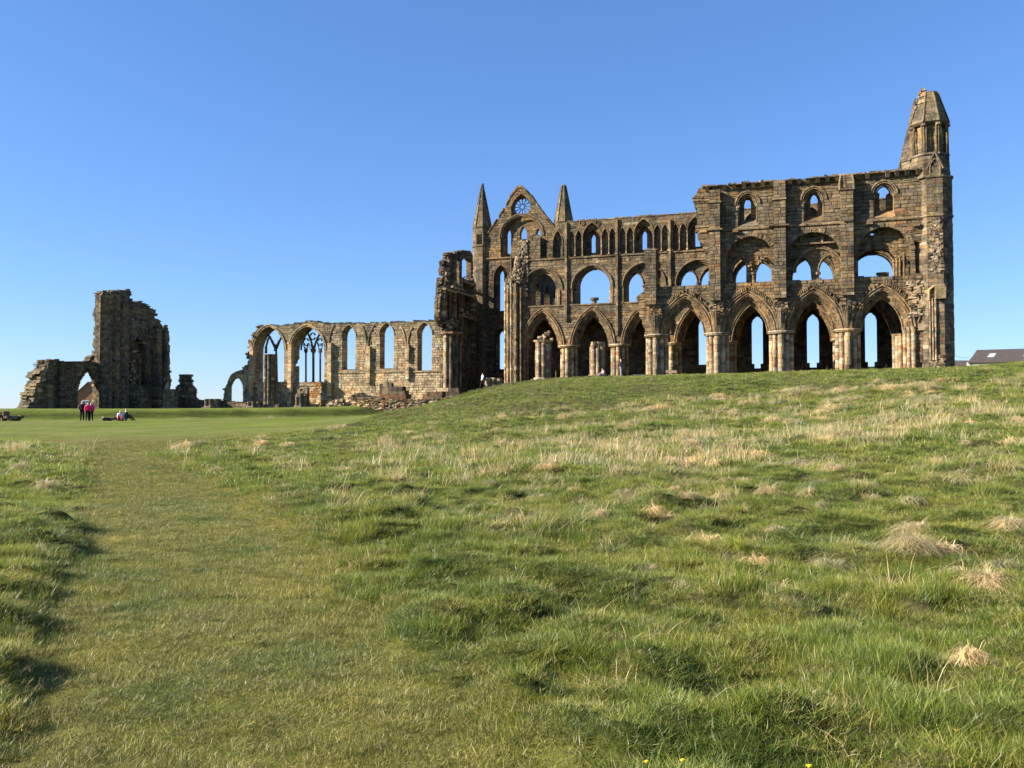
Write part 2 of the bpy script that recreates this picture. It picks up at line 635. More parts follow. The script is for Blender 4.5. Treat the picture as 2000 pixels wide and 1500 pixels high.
def build_wall(T, name, mas, n_single=0, label=None, vis=None, stone_name='stone', extra=None, parent=None):
    """one part (mortar core) whose sub-parts are single stones and the rest of the stonework"""
    core = Geo(); blocks = []
    for cg, bl in mas:
        o = len(core.v)
        core.v += cg.v; core.f += [tuple(i + o for i in f) for f in cg.f]; core.t += cg.t
        blocks += bl
    wall = T.part(name, core, parent, label=label)
    cand = sorted([b for b in blocks if (vis is None or vis(b[1], b[2]))], key=lambda b: -b[0])[:n_single]
    ids = set(id(b) for b in cand)
    rest = Geo()
    for b in blocks:
        if id(b) in ids: continue
        rest.hexa(b[3], b[4])
    T.part('stonework', rest, wall, kind='stuff')
    for b in cand:
        g = Geo(); g.hexa(b[3], b[4])
        T.part(stone_name, g, wall)
    return wall


# ------------------------------------------------------------------ arches
def arch_pts(ac, zs, h, R, n=14, r_off=0.0):
    """left springing -> apex -> right springing.  R measured at h; r_off shrinks the ring."""
    r = R - r_off
    k = R - h
    phi = math.acos(max(-1, min(1, k / r)))
    L = []
    for i in range(n + 1):
        an = math.pi - phi * i / n
        L.append((ac + k + r * math.cos(an), zs + r * math.sin(an)))
    Rr = [(2 * ac - x, z) for x, z in L[:-1]][::-1]
    return L + Rr


def arch_R(h, rise):
    return max(h, (h * h + rise * rise) / (2 * h))


def arch_hole(ac, zs, h, R, z0, n=14, r_off=0.0):
    p = arch_pts(ac, zs, h, R, n, r_off)
    hh = h - r_off
    return [(ac - hh, z0)] + p + [(ac + hh, z0)]


def ring(g, ac, zs, h, R, off0, off1, d0, d1, pal, nv=11, axis='a', t0=0.0, t1=1.0, gap=.012, side=None, depth_j=.02):
    """voussoirs between two concentric pointed arcs"""
    def arc(off):
        r = R - off; k = R - h
        phi = math.acos(max(-1, min(1, k / r)))
        return r, k, phi
    ro, k, po = arc(off0); ri, _, pi_ = arc(off1)
    for sd in (-1, 1):
        if side is not None and sd != side: continue
        for i in range(nv):
            q0 = t0 + (t1 - t0) * i / nv; q1 = t0 + (t1 - t0) * (i + 1) / nv
            e = gap / (ro * po + .01)
            cs = []
            dd = random.uniform(-depth_j, depth_j)
            D0 = d0 + dd; D1 = d1 - dd
            for D in (D0, D1):
                for (r, p, q) in ((ri, pi_, q0 + e), (ri, pi_, q1 - e), (ro, po, q1 - e), (ro, po, q0 + e)):
                    an = math.pi - p * q
                    x = k + r * math.cos(an)
                    u = ac + (x if sd < 0 else -x)
                    z = zs + r * math.sin(an)
                    cs.append((u, D, z) if axis == 'a' else (D, u, z))
            g.hexa([cs[0], cs[1], cs[5], cs[4], cs[3], cs[2], cs[6], cs[7]], pal())


def roll(g, ac, zs, h, R, off, d, r, pal, axis='a', side=None, n=14, z0=None):
    p = arch_pts(ac, zs, h, R, n, off)
    if z0 is not None:
        p = [(p[0][0], z0)] + p + [(p[-1][0], z0)]
    if side == -1: p = p[:len(p) // 2 + 1]
    if side == 1: p = p[len(p) // 2:]
    tints = [pal() for _ in p]
    g.tube([(u, d, z) if axis == 'a' else (d, u, z) for u, z in p], r, 6, tints=tints)


# ------------------------------------------------------------------ piers
def cluster_pier(T, a, b, z0, zc, r=0.78, nsh=8, rs=0.25, capital=True, ragged=0.0, pal=P_PIER, name='pier', base=True, rot=0.0, label=None):
    g = Geo()
    poly = [(a + r * math.cos(math.pi / 4 * k + math.pi / 8), b + r * math.sin(math.pi / 4 * k + math.pi / 8)) for k in range(8)]
    z = z0
    while z < zc - .05:
        h = min(random.uniform(.28, .42), zc - z)
        s = random.uniform(.985, 1.015)
        g.prism([(a + (x - a) * s, b + (y - b) * s) for x, y in poly], z + .008, z + h - .008, pal())
        z += h
    core = T.part(name, g, label=label)
    for k in range(nsh):
        an = 2 * math.pi * k / nsh + rot
        gs = Geo()
        big = (k % 2 == 0)
        rr = rs * (1.12 if big else .9)
        d = r * (1.10 if big else 1.0)
        top = zc - (random.uniform(0, ragged) if ragged else 0)
        gs.drums(a + d * math.cos(an), b + d * math.sin(an), rr, z0, top, pal)
        T.part('shaft', gs, core)
    if base:
        gb = Geo()
        gb.prism([(a + (r + .42) * math.cos(math.pi / 8 * k), b + (r + .42) * math.sin(math.pi / 8 * k)) for k in range(16)], z0 - .6, z0 + .28, pal())
        T.part('base', gb, core)
    if capital:
        gc = Geo()
        for (zz0, zz1, e0, e1) in ((zc - .02, zc + .10, .20, .42), (zc + .10, zc + .17, .46, .48), (zc + .17, zc + .24, .36, .50), (zc + .24, zc + .36, .53, .53)):
            t = pal()
            p0 = [(a + (r + e0 - .02) * math.cos(math.pi / 8 * k), b + (r + e0 - .02) * math.sin(math.pi / 8 * k)) for k in range(16)]
            p1 = [(a + (r + e1 - .02) * math.cos(math.pi / 8 * k), b + (r + e1 - .02) * math.sin(math.pi / 8 * k)) for k in range(16)]
            gc.prism(p0, zz0, zz1, t, p1)
        T.part('capital', gc, core)
    return core


def rubble_heap(g, pts, n, size=(.14, .34), pal=P_RUBBLE, spread=.25):
    """scatter rough stones around a list of centres"""
    for _ in range(n):
        c = random.choice(pts)
        s = random.uniform(*size)
        g.rock((c[0] + random.gauss(0, spread), c[1] + random.gauss(0, spread), c[2] + random.gauss(0, spread)), s, s * random.uniform(.6, 1), s * random.uniform(.45, .8), pal())


# ================================================================== CHOIR
CAP = 7.35
random.seed(21)
choir = Thing('choir_ruin', -12, 4, 3.2, 'roofless choir with tall pointed arches, buttress strips and a broken corner turret', 'abbey ruin')

SBAYS = [3, -3, -9, -15]
h0, zs0 = 2.62, CAP + .12
R0 = arch_R(h0, 11.5 - zs0)
FR, BK = -.9, .9          # south arcade faces
TOP = 22.1

# ---- south arcade wall ------------------------------------------------------
left = [A(1262, 662, FR), A(1255, 632, FR), A(1247, 608, FR), A(1245, 590, FR), A(1244, 577, FR), A(1259, 570, FR), A(1260, 487, FR),
        A(1270, 484, FR), A(1283, 487, FR), A(1284, 559, FR), A(1300, 560, FR), A(1345, 558, FR), A(1384, 556, FR), A(1384, 520, FR), A(1381, 500, FR), A(1371, 478, FR), A(1362, 463, FR),
        A(1359, 447, FR), A(1361, 430, FR), A(1360, 412, FR), A(1357, 398, FR), A(1352, 386, FR), A(1362, 378, FR), A(1366, 367, FR)]
outline_s = left + [(-11.0, 22.15), (-6.5, TOP + .05), (0, TOP), (4.5, TOP + .02), (6.9, TOP), (6.9, zs0)]
outline_s[0] = (outline_s[0][0], zs0)

f_holes = [arch_hole(ac, zs0, h0, R0, zs0 - 2) for ac in SBAYS]
# tribune relieving arches
sill = 12.42
for ac, hh, zz in ((3.2, 2.25, 14.75), (-2.95, 2.42, 14.55), (-8.8, 2.25, 14.65)):
    f_holes.append(arch_hole(ac, zz, hh, arch_R(hh, 2.3), sill, 12))
# clerestory recesses
CL = [(3.25, 20.1), (-2.9, 20.05), (-8.98, 20.1)]
for ac, zz in CL:
    f_holes.append(arch_hole(ac, zz, .92, arch_R(.92, 1.05), 18.0, 10))
slit = [A(1786, 471, FR), A(1802, 471, FR), A(1802, 533, FR), A(1788, 533, FR)]
f_holes.append(slit)


def Apoly(b, *pts):
    return [A(x, y, b) for x, y in pts]


MB_ = .4
b_holes = [arch_hole(ac, zs0, h0, R0, zs0 - 2) for ac in SBAYS]
b_holes.append(Apoly(MB_, (1674, 541), (1674, 512), (1680, 500), (1692, 492), (1708, 488), (1722, 488), (1736, 493), (1747, 504), (1753, 520), (1754, 541)))
b_holes.append(Apoly(MB_, (1700, 461), (1699, 456), (1712, 452), (1713, 460)))
b_holes.append(Apoly(MB_, (1548, 549), (1547, 528), (1553, 513), (1566, 502), (1577, 510), (1583, 522), (1585, 548)))
b_holes.append(Apoly(MB_, (1598, 548), (1598, 527), (1604, 511), (1613, 498), (1625, 508), (1631, 524), (1634, 546)))
b_holes.append(Apoly(MB_, (1580, 466), (1582, 462), (1593, 461), (1595, 465)))
b_holes.append(Apoly(MB_, (1432, 553), (1430, 530), (1436, 516), (1446, 505), (1455, 512), (1458, 522), (1458, 552)))
b_holes.append(Apoly(MB_, (1476, 552), (1477, 530), (1484, 516), (1493, 507), (1503, 516), (1507, 530), (1507, 551)))
b_holes.append(Apoly(MB_, (1453, 432), (1453, 396), (1456, 390), (1460, 388), (1464, 390), (1467, 396), (1467, 432)))
b_holes.append(Apoly(MB_, (1583, 427), (1583, 388), (1586, 381), (1590, 379), (1594, 381), (1597, 388), (1597, 427)))
b_holes.append(Apoly(MB_, (1717, 412), (1717, 379), (1710, 378), (1711, 372), (1716, 365), (1723, 361), (1731, 365), (1737, 372), (1737, 378), (1731, 379), (1731, 409), (1726, 413), (1721, 414)))

b_holes.append([(x, z) for x, z in slit])
mf = masonry('a', FR, -.05, outline_s, f_holes, pal_s, seed=3, length=(.35, 1.05), proud=.09)
# back skin starts only where the wall still has its full thickness
out_b = [(x, z) for x, z in outline_s]
mbk = masonry('a', -.03, BK, out_b, b_holes, lambda u, v: P_MID(), seed=4, ragged=.16)
pil = []
for ac, top, hw in ((-.0, 22.0, .56), (-6.0, 22.0, .56), (-12.05, 21.6, .52)):
    pil.append(masonry('a', -1.72, -.92, [(ac - hw, 10.75), (ac + hw, 10.75), (ac + hw, 20.3), (ac + hw + .03, 20.3), (ac + hw, top), (ac - hw, top), (ac - hw, 20.3)], [], P_UPPER, seed=int(50 + ac), ragged=.0, length=(.4, .7), proud=.02))
a4 = A(1271, 520, -1.5)[0]
pil.append(masonry('a', -1.72, -.92, [(a4 - .56, 10.6), (a4 + .56, 10.6), (a4 + .56, A(1280, 487, -1.5)[1]), (a4 - .5, A(1262, 487, -1.5)[1])], [], P_UPPER, seed=77, ragged=.03, length=(.4, .7), proud=.02))
# east respond below the springing
resp = masonry('a', FR, BK, [(5.55, 2.6), (6.9, 2.6), (6.9, zs0), (5.55, zs0)], [A(1797, 728, FR) and Apoly(FR, (1797, 740), (1797, 708), (1809, 708), (1809, 740))], P_ARCH, seed=9, ragged=.03)
swall = build_wall(choir, 'arcade_wall', [mf, mbk, resp] + pil, 300, 'weathered south arcade wall with flat buttress strips', vis=lambda u, v: v > 7)

# arch orders
g = Geo()
for ac in SBAYS:
    sd = None
    ring(g, ac, zs0, h0, R0, 0, .30, FR - .05, BK, P_ARCH, 13)
    ring(g, ac, zs0, h0, R0, .31, .60, FR + .33, BK - .33, P_ARCH, 12)
    ring(g, ac, zs0, h0, R0, .61, .90, FR + .62, BK - .62, P_ARCH, 11)
choir.part('voussoirs', g, swall, kind='stuff')
for ac in SBAYS:
    g = Geo()
    for off, d, r in ((-.12, FR - .12, .085), (.12, FR - .08, .06), (.33, FR + .28, .075), (.63, FR + .57, .07), (.88, FR + .62, .06)):
        roll(g, ac, zs0, h0, R0, off, d, r, P_ARCH)
    choir.part('arch_moulding', g, swall)
# stub of the fifth arch, left of the fourth pier
g = Geo()
ring(g, -21, zs0, h0, R0, 0, .3, FR - .04, BK, P_MID, 6, t0=0, t1=.42, side=1)
ring(g, -21, zs0, h0, R0, .31, .6, FR + .3, BK - .3, P_MID, 6, t0=0, t1=.40, side=1)
choir.part('arch_stub', g, swall)
# broken vault springers + rib teeth above the arches
for ac in SBAYS:
    g = Geo()
    k = R0 - h0
    rr = R0 + .42
    phi = math.acos(k / rr)
    for sd in (-1, 1):
        for i in range(14):
            q = .50 + .49 * i / 14 + (0.02 if sd > 0 else 0)
            an = math.pi - phi * q
            if random.random() < .1: continue
            if sd < 0 and q < .6: continue
            x = k + rr * math.cos(an)
            cx = ac + (x if sd < 0 else -x); cz = zs0 + rr * math.sin(an)
            dx = math.cos(an) * (1 if sd < 0 else -1); dz = math.sin(an)
            # radial stone: long axis nearly upright
            dx *= .35; L = random.uniform(.17, .23); wd = .07
            nx, nz = dz, -dx
            y0, y1 = FR - random.uniform(.2, .3), FR + .05
            c = [(cx - dx * L - nx * wd, y0, cz - dz * L - nz * wd), (cx - dx * L + nx * wd, y0, cz - dz * L + nz * wd), (cx - dx * L + nx * wd, y1, cz - dz * L + nz * wd), (cx - dx * L - nx * wd, y1, cz - dz * L - nz * wd),
                 (cx + dx * L - nx * wd, y0, cz + dz * L - nz * wd), (cx + dx * L + nx * wd, y0, cz + dz * L + nz * wd), (cx + dx * L + nx * wd, y1, cz + dz * L + nz * wd), (cx + dx * L - nx * wd, y1, cz + dz * L - nz * wd)]
            g.hexa(c, P_MID())
    choir.part('web_stone', g, swall, kind='stuff')
for ac in (0, -6, -12, -18):
    g = Geo()
    for i in range(9):                                     # fanning ribs of the lost aisle vault
        s = (i - 4) / 4
        pts = []
        for t in np.linspace(0, 1, 6):
            pts.append((ac + s * (.30 + .42 * t ** 1.5), FR - .22 - (1 - abs(s)) * .4 * t ** .8 - .1 * t, CAP + .4 + 2.1 * t * (1 - .12 * abs(s))))
        g.tube(pts, .06, 5, P_MID())
    choir.part('vault_rib', g, swall)
    g = Geo()
    for _ in range(190):
        t = random.random()
        zz = 9.2 + t * 1.6
        g.rock((ac + random.uniform(-1, 1) * .62, FR - random.uniform(0, .45) * (.4 + .6 * t), zz), random.uniform(.10, .22), random.uniform(.10, .18), random.uniform(.06, .11), P_RUBBLE() if random.random() < .4 else P_MID(), rot=random.uniform(-.3, .3))
    choir.part('rubble', g, swall, kind='stuff')
# rough core rubble right of the first arch
g = Geo()
for _ in range(190):
    u = random.uniform(5.2, 6.95); zz = random.uniform(8.6, 11.9)
    g.rock((u, FR - random.uniform(-.05, .16), zz), random.uniform(.14, .32), random.uniform(.12, .2), random.uniform(.08, .15), PAL['buff'] if random.random() < .35 else P_RUBBLE(), rot=random.uniform(-.25, .25))
choir.part('rubble', g, swall, kind='stuff')
# relieving arches: rough voussoirs
g = Geo()
for ac, hh, zz in ((3.2, 2.25, 14.75), (-2.95, 2.42, 14.55), (-8.8, 2.25, 14.65)):
    g = Geo()
    ring(g, ac, zz, hh + .38, arch_R(hh + .38, 2.68), 0, .36, FR - .07, -.2, P_MID, 20, depth_j=.05)
    choir.part('relieving_arch', g, swall)
# inner tribune arches
for (cx, zz, hh, rs, b0) in ((A(1592, 0, .0)[0], A(1592, 530, -.0)[1], 2.2, 2.35, -.12),):
    g = Geo()
    ring(g, cx, zz, hh, arch_R(hh, rs), 0, .22, b0 - .14, .3, P_MID, 16)
    roll(g, cx, zz, hh, arch_R(hh, rs), -.03, b0 - .14, .07, P_ARCH)
    for c2 in (A(1566, 0, 0)[0], A(1615, 0, 0)[0]):
        ring(g, c2, A(1590, 531, 0)[1], 1.08, arch_R(1.08, 1.6), 0, .14, b0 - .06, .25, P_ARCH, 10)
        roll(g, c2, A(1590, 531, 0)[1], 1.08, arch_R(1.08, 1.6), .0, b0 - .08, .05, P_ARCH)
    cc = A(1590, 0, 0)[0]
    g.drums(cc, 0, .17, A(1590, 549, 0)[1] - .1, A(1590, 535, 0)[1], P_ARCH)
    g.prism([(cc + .33 * math.cos(math.pi / 4 * k), .33 * math.sin(math.pi / 4 * k)) for k in range(8)], A(1590, 537, 0)[1], A(1590, 532, 0)[1], P_MID())
    g.box(cc - .42, cc + .42, -.3, .5, A(1590, 549, 0)[1] - .1, A(1590, 544, 0)[1], P_MID())
    for px in (1561, 1606):        # two short colonnettes in the upper slot
        c1 = A(1565 if px == 1561 else 1606, 474, -.3)
        g.drums(c1[0], -.3, .13, c1[1], c1[1] + .62, P_ARCH)
    choir.part('tribune_arch', g, swall)
# dark slot back of bay two and ledge
g = Geo()
l0 = A(1552, 477, -.4); l1 = A(1630, 474, -.4)
g.box(l0[0], l1[0], -.55, -.05, l0[1] - .1, l0[1] + .04, P_MID())
l0 = A(1552, 478, .0)
choir.part('ledge', g, swall)
# third bay: broken twin arches
g = Geo()
for c2, px in ((A(1445, 0, 0)[0], 1445), (A(1492, 0, 0)[0], 1492)):
    ring(g, c2, A(px, 530, 0)[1], 1.02, arch_R(1.02, 1.5), 0, .14, -.2, .25, P_ARCH, 10, side=None)
    roll(g, c2, A(px, 530, 0)[1], .95, arch_R(.95, 1.4), .0, -.22, .06, P_ARCH)
mm = A(1472, 552, -.15); mt = A(1472, 536, -.15)
g.drums(mm[0], -.15, .14, mm[1] - .05, mt[1], P_ARCH)
g.prism([(mm[0] + .27 * math.cos(math.pi / 4 * k), -.15 + .27 * math.sin(math.pi / 4 * k)) for k in range(8)], mt[1], mt[1] + .2, P_MID())
rubble_heap(g, [(A(1484, 0, -.1)[0], -.2, A(1484, 505, -.1)[1]), (mm[0], -.2, mt[1] + .9)], 26, (.08, .2), P_MID, .22)
choir.part('tribune_arch', g, swall)
# first bay: shafts at the right of the wide opening
g = Geo()
for px, b in ((1746, -.15), (1752, -.35), (1758, -.6), (1766, -.85)):
    q0 = A(px, 541, b); q1 = A(px, 512 - (px - 1746) * .8, b)
    g.drums(q0[0], b, .10, q0[1], q1[1], P_ARCH, n=8)
    g.prism([(q1[0] + .17 * math.cos(math.pi / 4 * k), b + .17 * math.sin(math.pi / 4 * k)) for k in range(8)], q1[1] - .03, q1[1] + .14, P_MID())
cq = A(1715, 0, .0)[0]
ring(g, cq, A(1715, 517, 0)[1], 2.0, 2.05, 0, .2, -.15, .3, P_ARCH, 16, side=1)
bl = A(1725, 541, .2)
g.box(bl[0] - .45, bl[0] + .45, -.1, .6, bl[1] - .05, bl[1] + .28, P_DARK(), .03)
g.box(bl[0] - .58, bl[0] + .5, -.2, .7, bl[1] + .26, bl[1] + .42, P_DARK(), .03)
choir.part('tribune_arch', g, swall)
# clerestory hood moulds, shafts, sloping sills
for ac, zz in CL:
    g = Geo()
    for off, d, r in ((-.22, FR - .08, .085), (-.05, FR - .04, .07), (.12, FR + .14, .07), (.26, FR + .3, .06)):
        roll(g, ac, zz, .92, arch_R(.92, 1.05), off, d, r, P_UPPER, z0=None)
    for s in (-1, 1):
        for dd, bb in ((.86, FR + .1),):
            g.drums(ac + s * dd, bb, .085, 18.3, zz - .2, P_MID, n=8)
            g.prism([(ac + s * dd + .16 * math.cos(math.pi / 4 * k), bb + .16 * math.sin(math.pi / 4 * k)) for k in range(8)], zz - .24, zz + .02, P_MID())
    g.hexa([(ac - .92, FR - .02, 17.9), (ac + .92, FR - .02, 17.9), (ac + .92, -.04, 17.9), (ac - .92, -.04, 17.9),
            (ac - .92, FR - .02, 18.0), (ac + .92, FR - .02, 18.0), (ac + .92, -.06, 18.75), (ac - .92, -.06, 18.75)], P_MID())
    choir.part('window_moulding', g, swall)
# string course of the clerestory, round the buttress strips
g = Geo()
u = -13.6
while u < 6.9:
    ln = random.uniform(.6, 1.0)
    u1 = min(u + ln, 6.9)
    out = 0
    for pc in (-12.05, -6.0, 0.0):
        if u + ln / 2 > pc - .6 and u + ln / 2 < pc + .6: out = .82
    g.hexa([(u, FR - .16 - out, 17.62), (u1, FR - .16 - out, 17.62), (u1, FR + .02, 17.6), (u, FR + .02, 17.6),
            (u, FR - .17 - out, 17.76), (u1, FR - .17 - out, 17.76), (u1, FR + .02, 17.9), (u, FR + .02, 17.9)], P_MID())
    u = u1 + .01
choir.part('string_course', g, swall, kind='stuff')
for pc, zz in ((-12.05, 20.3), (-6, 20.15), (0, 20.6)):
    g = Geo()
    g.box(pc - .66, pc + .66, -1.84, -.93, zz, zz + .13, P_MID(), .01)
    choir.part('offset', g, swall)
# corbel table and broken parapet
g = Geo(); g2 = Geo()
u = -12.8
while u < 6.8:
    if random.random() < .9 and not any(abs(u - pc) < .7 for pc in (-12.05, -6, 0)):
        g.hexa([(u - .16, FR - .25, TOP - .5), (u + .16, FR - .25, TOP - .5), (u + .16, FR + .02, TOP - .45), (u - .16, FR + .02, TOP - .45),
                (u - .2, FR - .62, TOP - .05), (u + .2, FR - .62, TOP - .05), (u + .18, FR + .02, TOP - .05), (u - .18, FR + .02, TOP - .05)], P_UPPER())
    u += random.uniform(.78, .95)
u = -13.3
while u < 6.9:
    ln = random.uniform(.35, .9)
    if random.random() < .93:
        g2.box(u, u + ln - .03, FR - random.uniform(.2, .5), BK - .1, TOP - .04, TOP + random.uniform(.04, .2), P_UPPER(), .025)
    if random.random() < .3:
        g2.rock((u + .2, FR + random.uniform(.0, .6), TOP + .2), .2, .2, .12, P_UPPER())
    u += ln
choir.part('corbel_table', g, swall, kind='stuff')
choir.part('parapet', g2, swall)
# niche heads at the top of the first buttress strip
g = Geo()
for s in (-1, 1):
    g.tube([(s * .62, -1.8, 20.6), (s * .6, -1.8, 21.4), (s * .5, -1.7, 22.0)], .09, 6, P_MID())
choir.part('niche', g, swall)
# projecting corbel stones below the string course
g = Geo()
for px, py in ((1437, 452), (1698, 437), (1790, 440)):
    q = A(px, py, FR)
    g.box(q[0] - .28, q[0] + .28, FR - .38, FR + .05, q[1] - .13, q[1] + .14, P_MID(), .02)
choir.part('corbel', g, swall)
# blind niche on the respond, with pointed head
g = Geo()
q = A(1800, 628, FR)
g.hexa([(q[0] - .38, FR - .18, A(1800, 645, FR)[1]), (q[0] + .3, FR - .18, A(1800, 645, FR)[1]), (q[0] + .3, FR, A(1800, 645, FR)[1]), (q[0] - .38, FR, A(1800, 645, FR)[1]),
        (q[0] - .3, FR - .14, A(1800, 632, FR)[1]), (q[0] + .26, FR - .14, A(1800, 632, FR)[1]), (q[0] + .26, FR, A(1800, 632, FR)[1]), (q[0] - .3, FR, A(1800, 632, FR)[1])], P_PIER())
roll(g, q[0], A(1800, 632, FR)[1], .3, 1.1, 0, FR - .12, .05, P_PIER)
choir.part('niche', g, swall)

# ---- south piers ------------------------------------------------------------
for k in range(4):
    cluster_pier(choir, -6 * k, 0, 3.0, CAP)
# east respond: row of thick shafts
g = Geo()
choirresp = []
core = Geo(); core.box(4.9, 5.8, -.75, .75, 2.8, CAP, P_ARCH())
rp = choir.part('respond', core)
for px, b in ((1747, .55), (1753, .35), (1759, .12), (1768, -.62), (1776, -.8), (1785, -.98)):
    q = A(px, 700, b)
    gs = Geo()
    gs.drums(q[0], b, .2, 2.8, 7.0 if b > 0 else 7.5, P_PIER)
    choir.part('shaft', gs, rp)
    gc = Geo()
    zt = 7.0 if b > 0 else 7.5
    gc.prism([(q[0] + .2 * math.cos(math.pi / 4 * k), b + .2 * math.sin(math.pi / 4 * k)) for k in range(8)], zt - .02, zt + .2, P_PIER(), [(q[0] + .3 * math.cos(math.pi / 4 * k), b + .3 * math.sin(math.pi / 4 * k)) for k in range(8)])
    choir.part('capital', gc, rp)

# ---- north arcade wall --------------------------------------------------------
NB = 10.55
N0, N1, N2, N3 = 9.65, 10.02, 10.75, 11.45
NBAYS = [3, -3, -9, -15, -21, -27, -33]
h1, zs1 = 2.55, CAP + .05
R1 = arch_R(h1, 11.95 - zs1)
outline_n = [A(1010, 600, N0), A(1004, 545, N0), A(1010, 512, N0), A(1020, 484, N0), A(1031, 474, N0), A(1034, 460, N0), A(1045, 456, N0), A(1055, 462, N0), A(1063, 464, N0), A(1064, 474, N0),
             A(1078, 474, N0), A(1082, 446, N0), A(1090, 437, N0), A(1103, 434, N0), (-24, 22.05), (-17, 21.95), (-15, 22.1), (7.4, 22.1), (7.4, zs1)]
outline_n[0] = (-36.3, zs1)
arc_holes = [arch_hole(ac, zs1, h1, R1, zs1 - 2) for ac in NBAYS]
l1, l2, l3 = list(arc_holes), list(arc_holes), list(arc_holes)
zt = 14.2
for ac in NBAYS:
    l1.append(arch_hole(ac, zt, 2.35, arch_R(2.35, 2.5), 12.4, 12))
    if ac in (-27, 3):
        cc = -26.85 if ac == -27 else 3
        for L in (l2, l3):
            L.append(arch_hole(cc, 14.55, 1.98, 1.98, 12.42, 12))
    elif ac == -33:
        for L in (l2, l3):
            L.append(arch_hole(ac + .1, 14.3, 1.45, arch_R(1.45, 1.9), 12.4))
    elif ac in (-9, -3):
        for L in (l2, l3):
            L.append(arch_hole(ac, 14.4, 2.05, 2.05, 12.42, 12))
    else:
        for L in (l2, l3):
            L.append(arch_hole(ac - 1.12, 14.25, .94, arch_R(.94, 1.6), 12.4))
            if ac != -21:
                L.append(arch_hole(ac + 1.12, 14.25, .94, arch_R(.94, 1.6), 12.4))
            else:
                L.append(arch_hole(ac + 1.3, 13.7, .5, arch_R(.5, .8), 12.9))
    if ac == -33:
        l1.append(arch_hole(ac + .2, 20.0, .45, arch_R(.45, .95), 17.95)); l1.append(arch_hole(ac + 1.9, 19.9, .5, arch_R(.5, 1.15), 17.95))
        for L in (l2,):
            L.append([(ac - .6, 18.2), (ac - .6, 20.6), (ac + .4, 20.6), (ac + .4, 18.2)])
        continue
    for o in (-2.42, -1.55, 1.55, 2.42):
        l1.append(arch_hole(ac + o, 20.05, .36, arch_R(.36, .85), 17.95, 8))
    l1.append(arch_hole(ac, 20.05, 1.06, arch_R(1.06, 1.65), 17.95, 10))
    l2.append(arch_hole(ac, 19.7, .9, arch_R(.9, 1.3), 18.1, 10))
    l3.append(arch_hole(ac - .15, 20.1, .31, arch_R(.31, .6), 18.45, 8))
ms = [masonry('a', N0, N1, outline_n, l1, pal_n, seed=31, proud=.03, length=(.4, .9)),
      masonry('a', N1 + .01, N2, outline_n, l2, pal_n, seed=32, proud=.0),
      masonry('a', N2 + .01, N3, outline_n, l3, pal_n, seed=33, proud=.03)]
nwall = build_wall(choir, 'arcade_wall', ms, 200, 'north arcade wall with blind lancet clerestory', vis=lambda u, v: u < -13 and v > 10.5)
g = Geo()
for ac in NBAYS:
    ring(g, ac, zs1, h1, R1, 0, .28, N0 - .05, N3, P_ARCH, 12)
    ring(g, ac, zs1, h1, R1, .29, .56, N0 + .3, N3 - .3, P_ARCH, 11)
    ring(g, ac, zs1, h1, R1, .57, .84, N0 + .6, N3 - .6, P_ARCH, 10)
choir.part('voussoirs', g, nwall, kind='stuff')
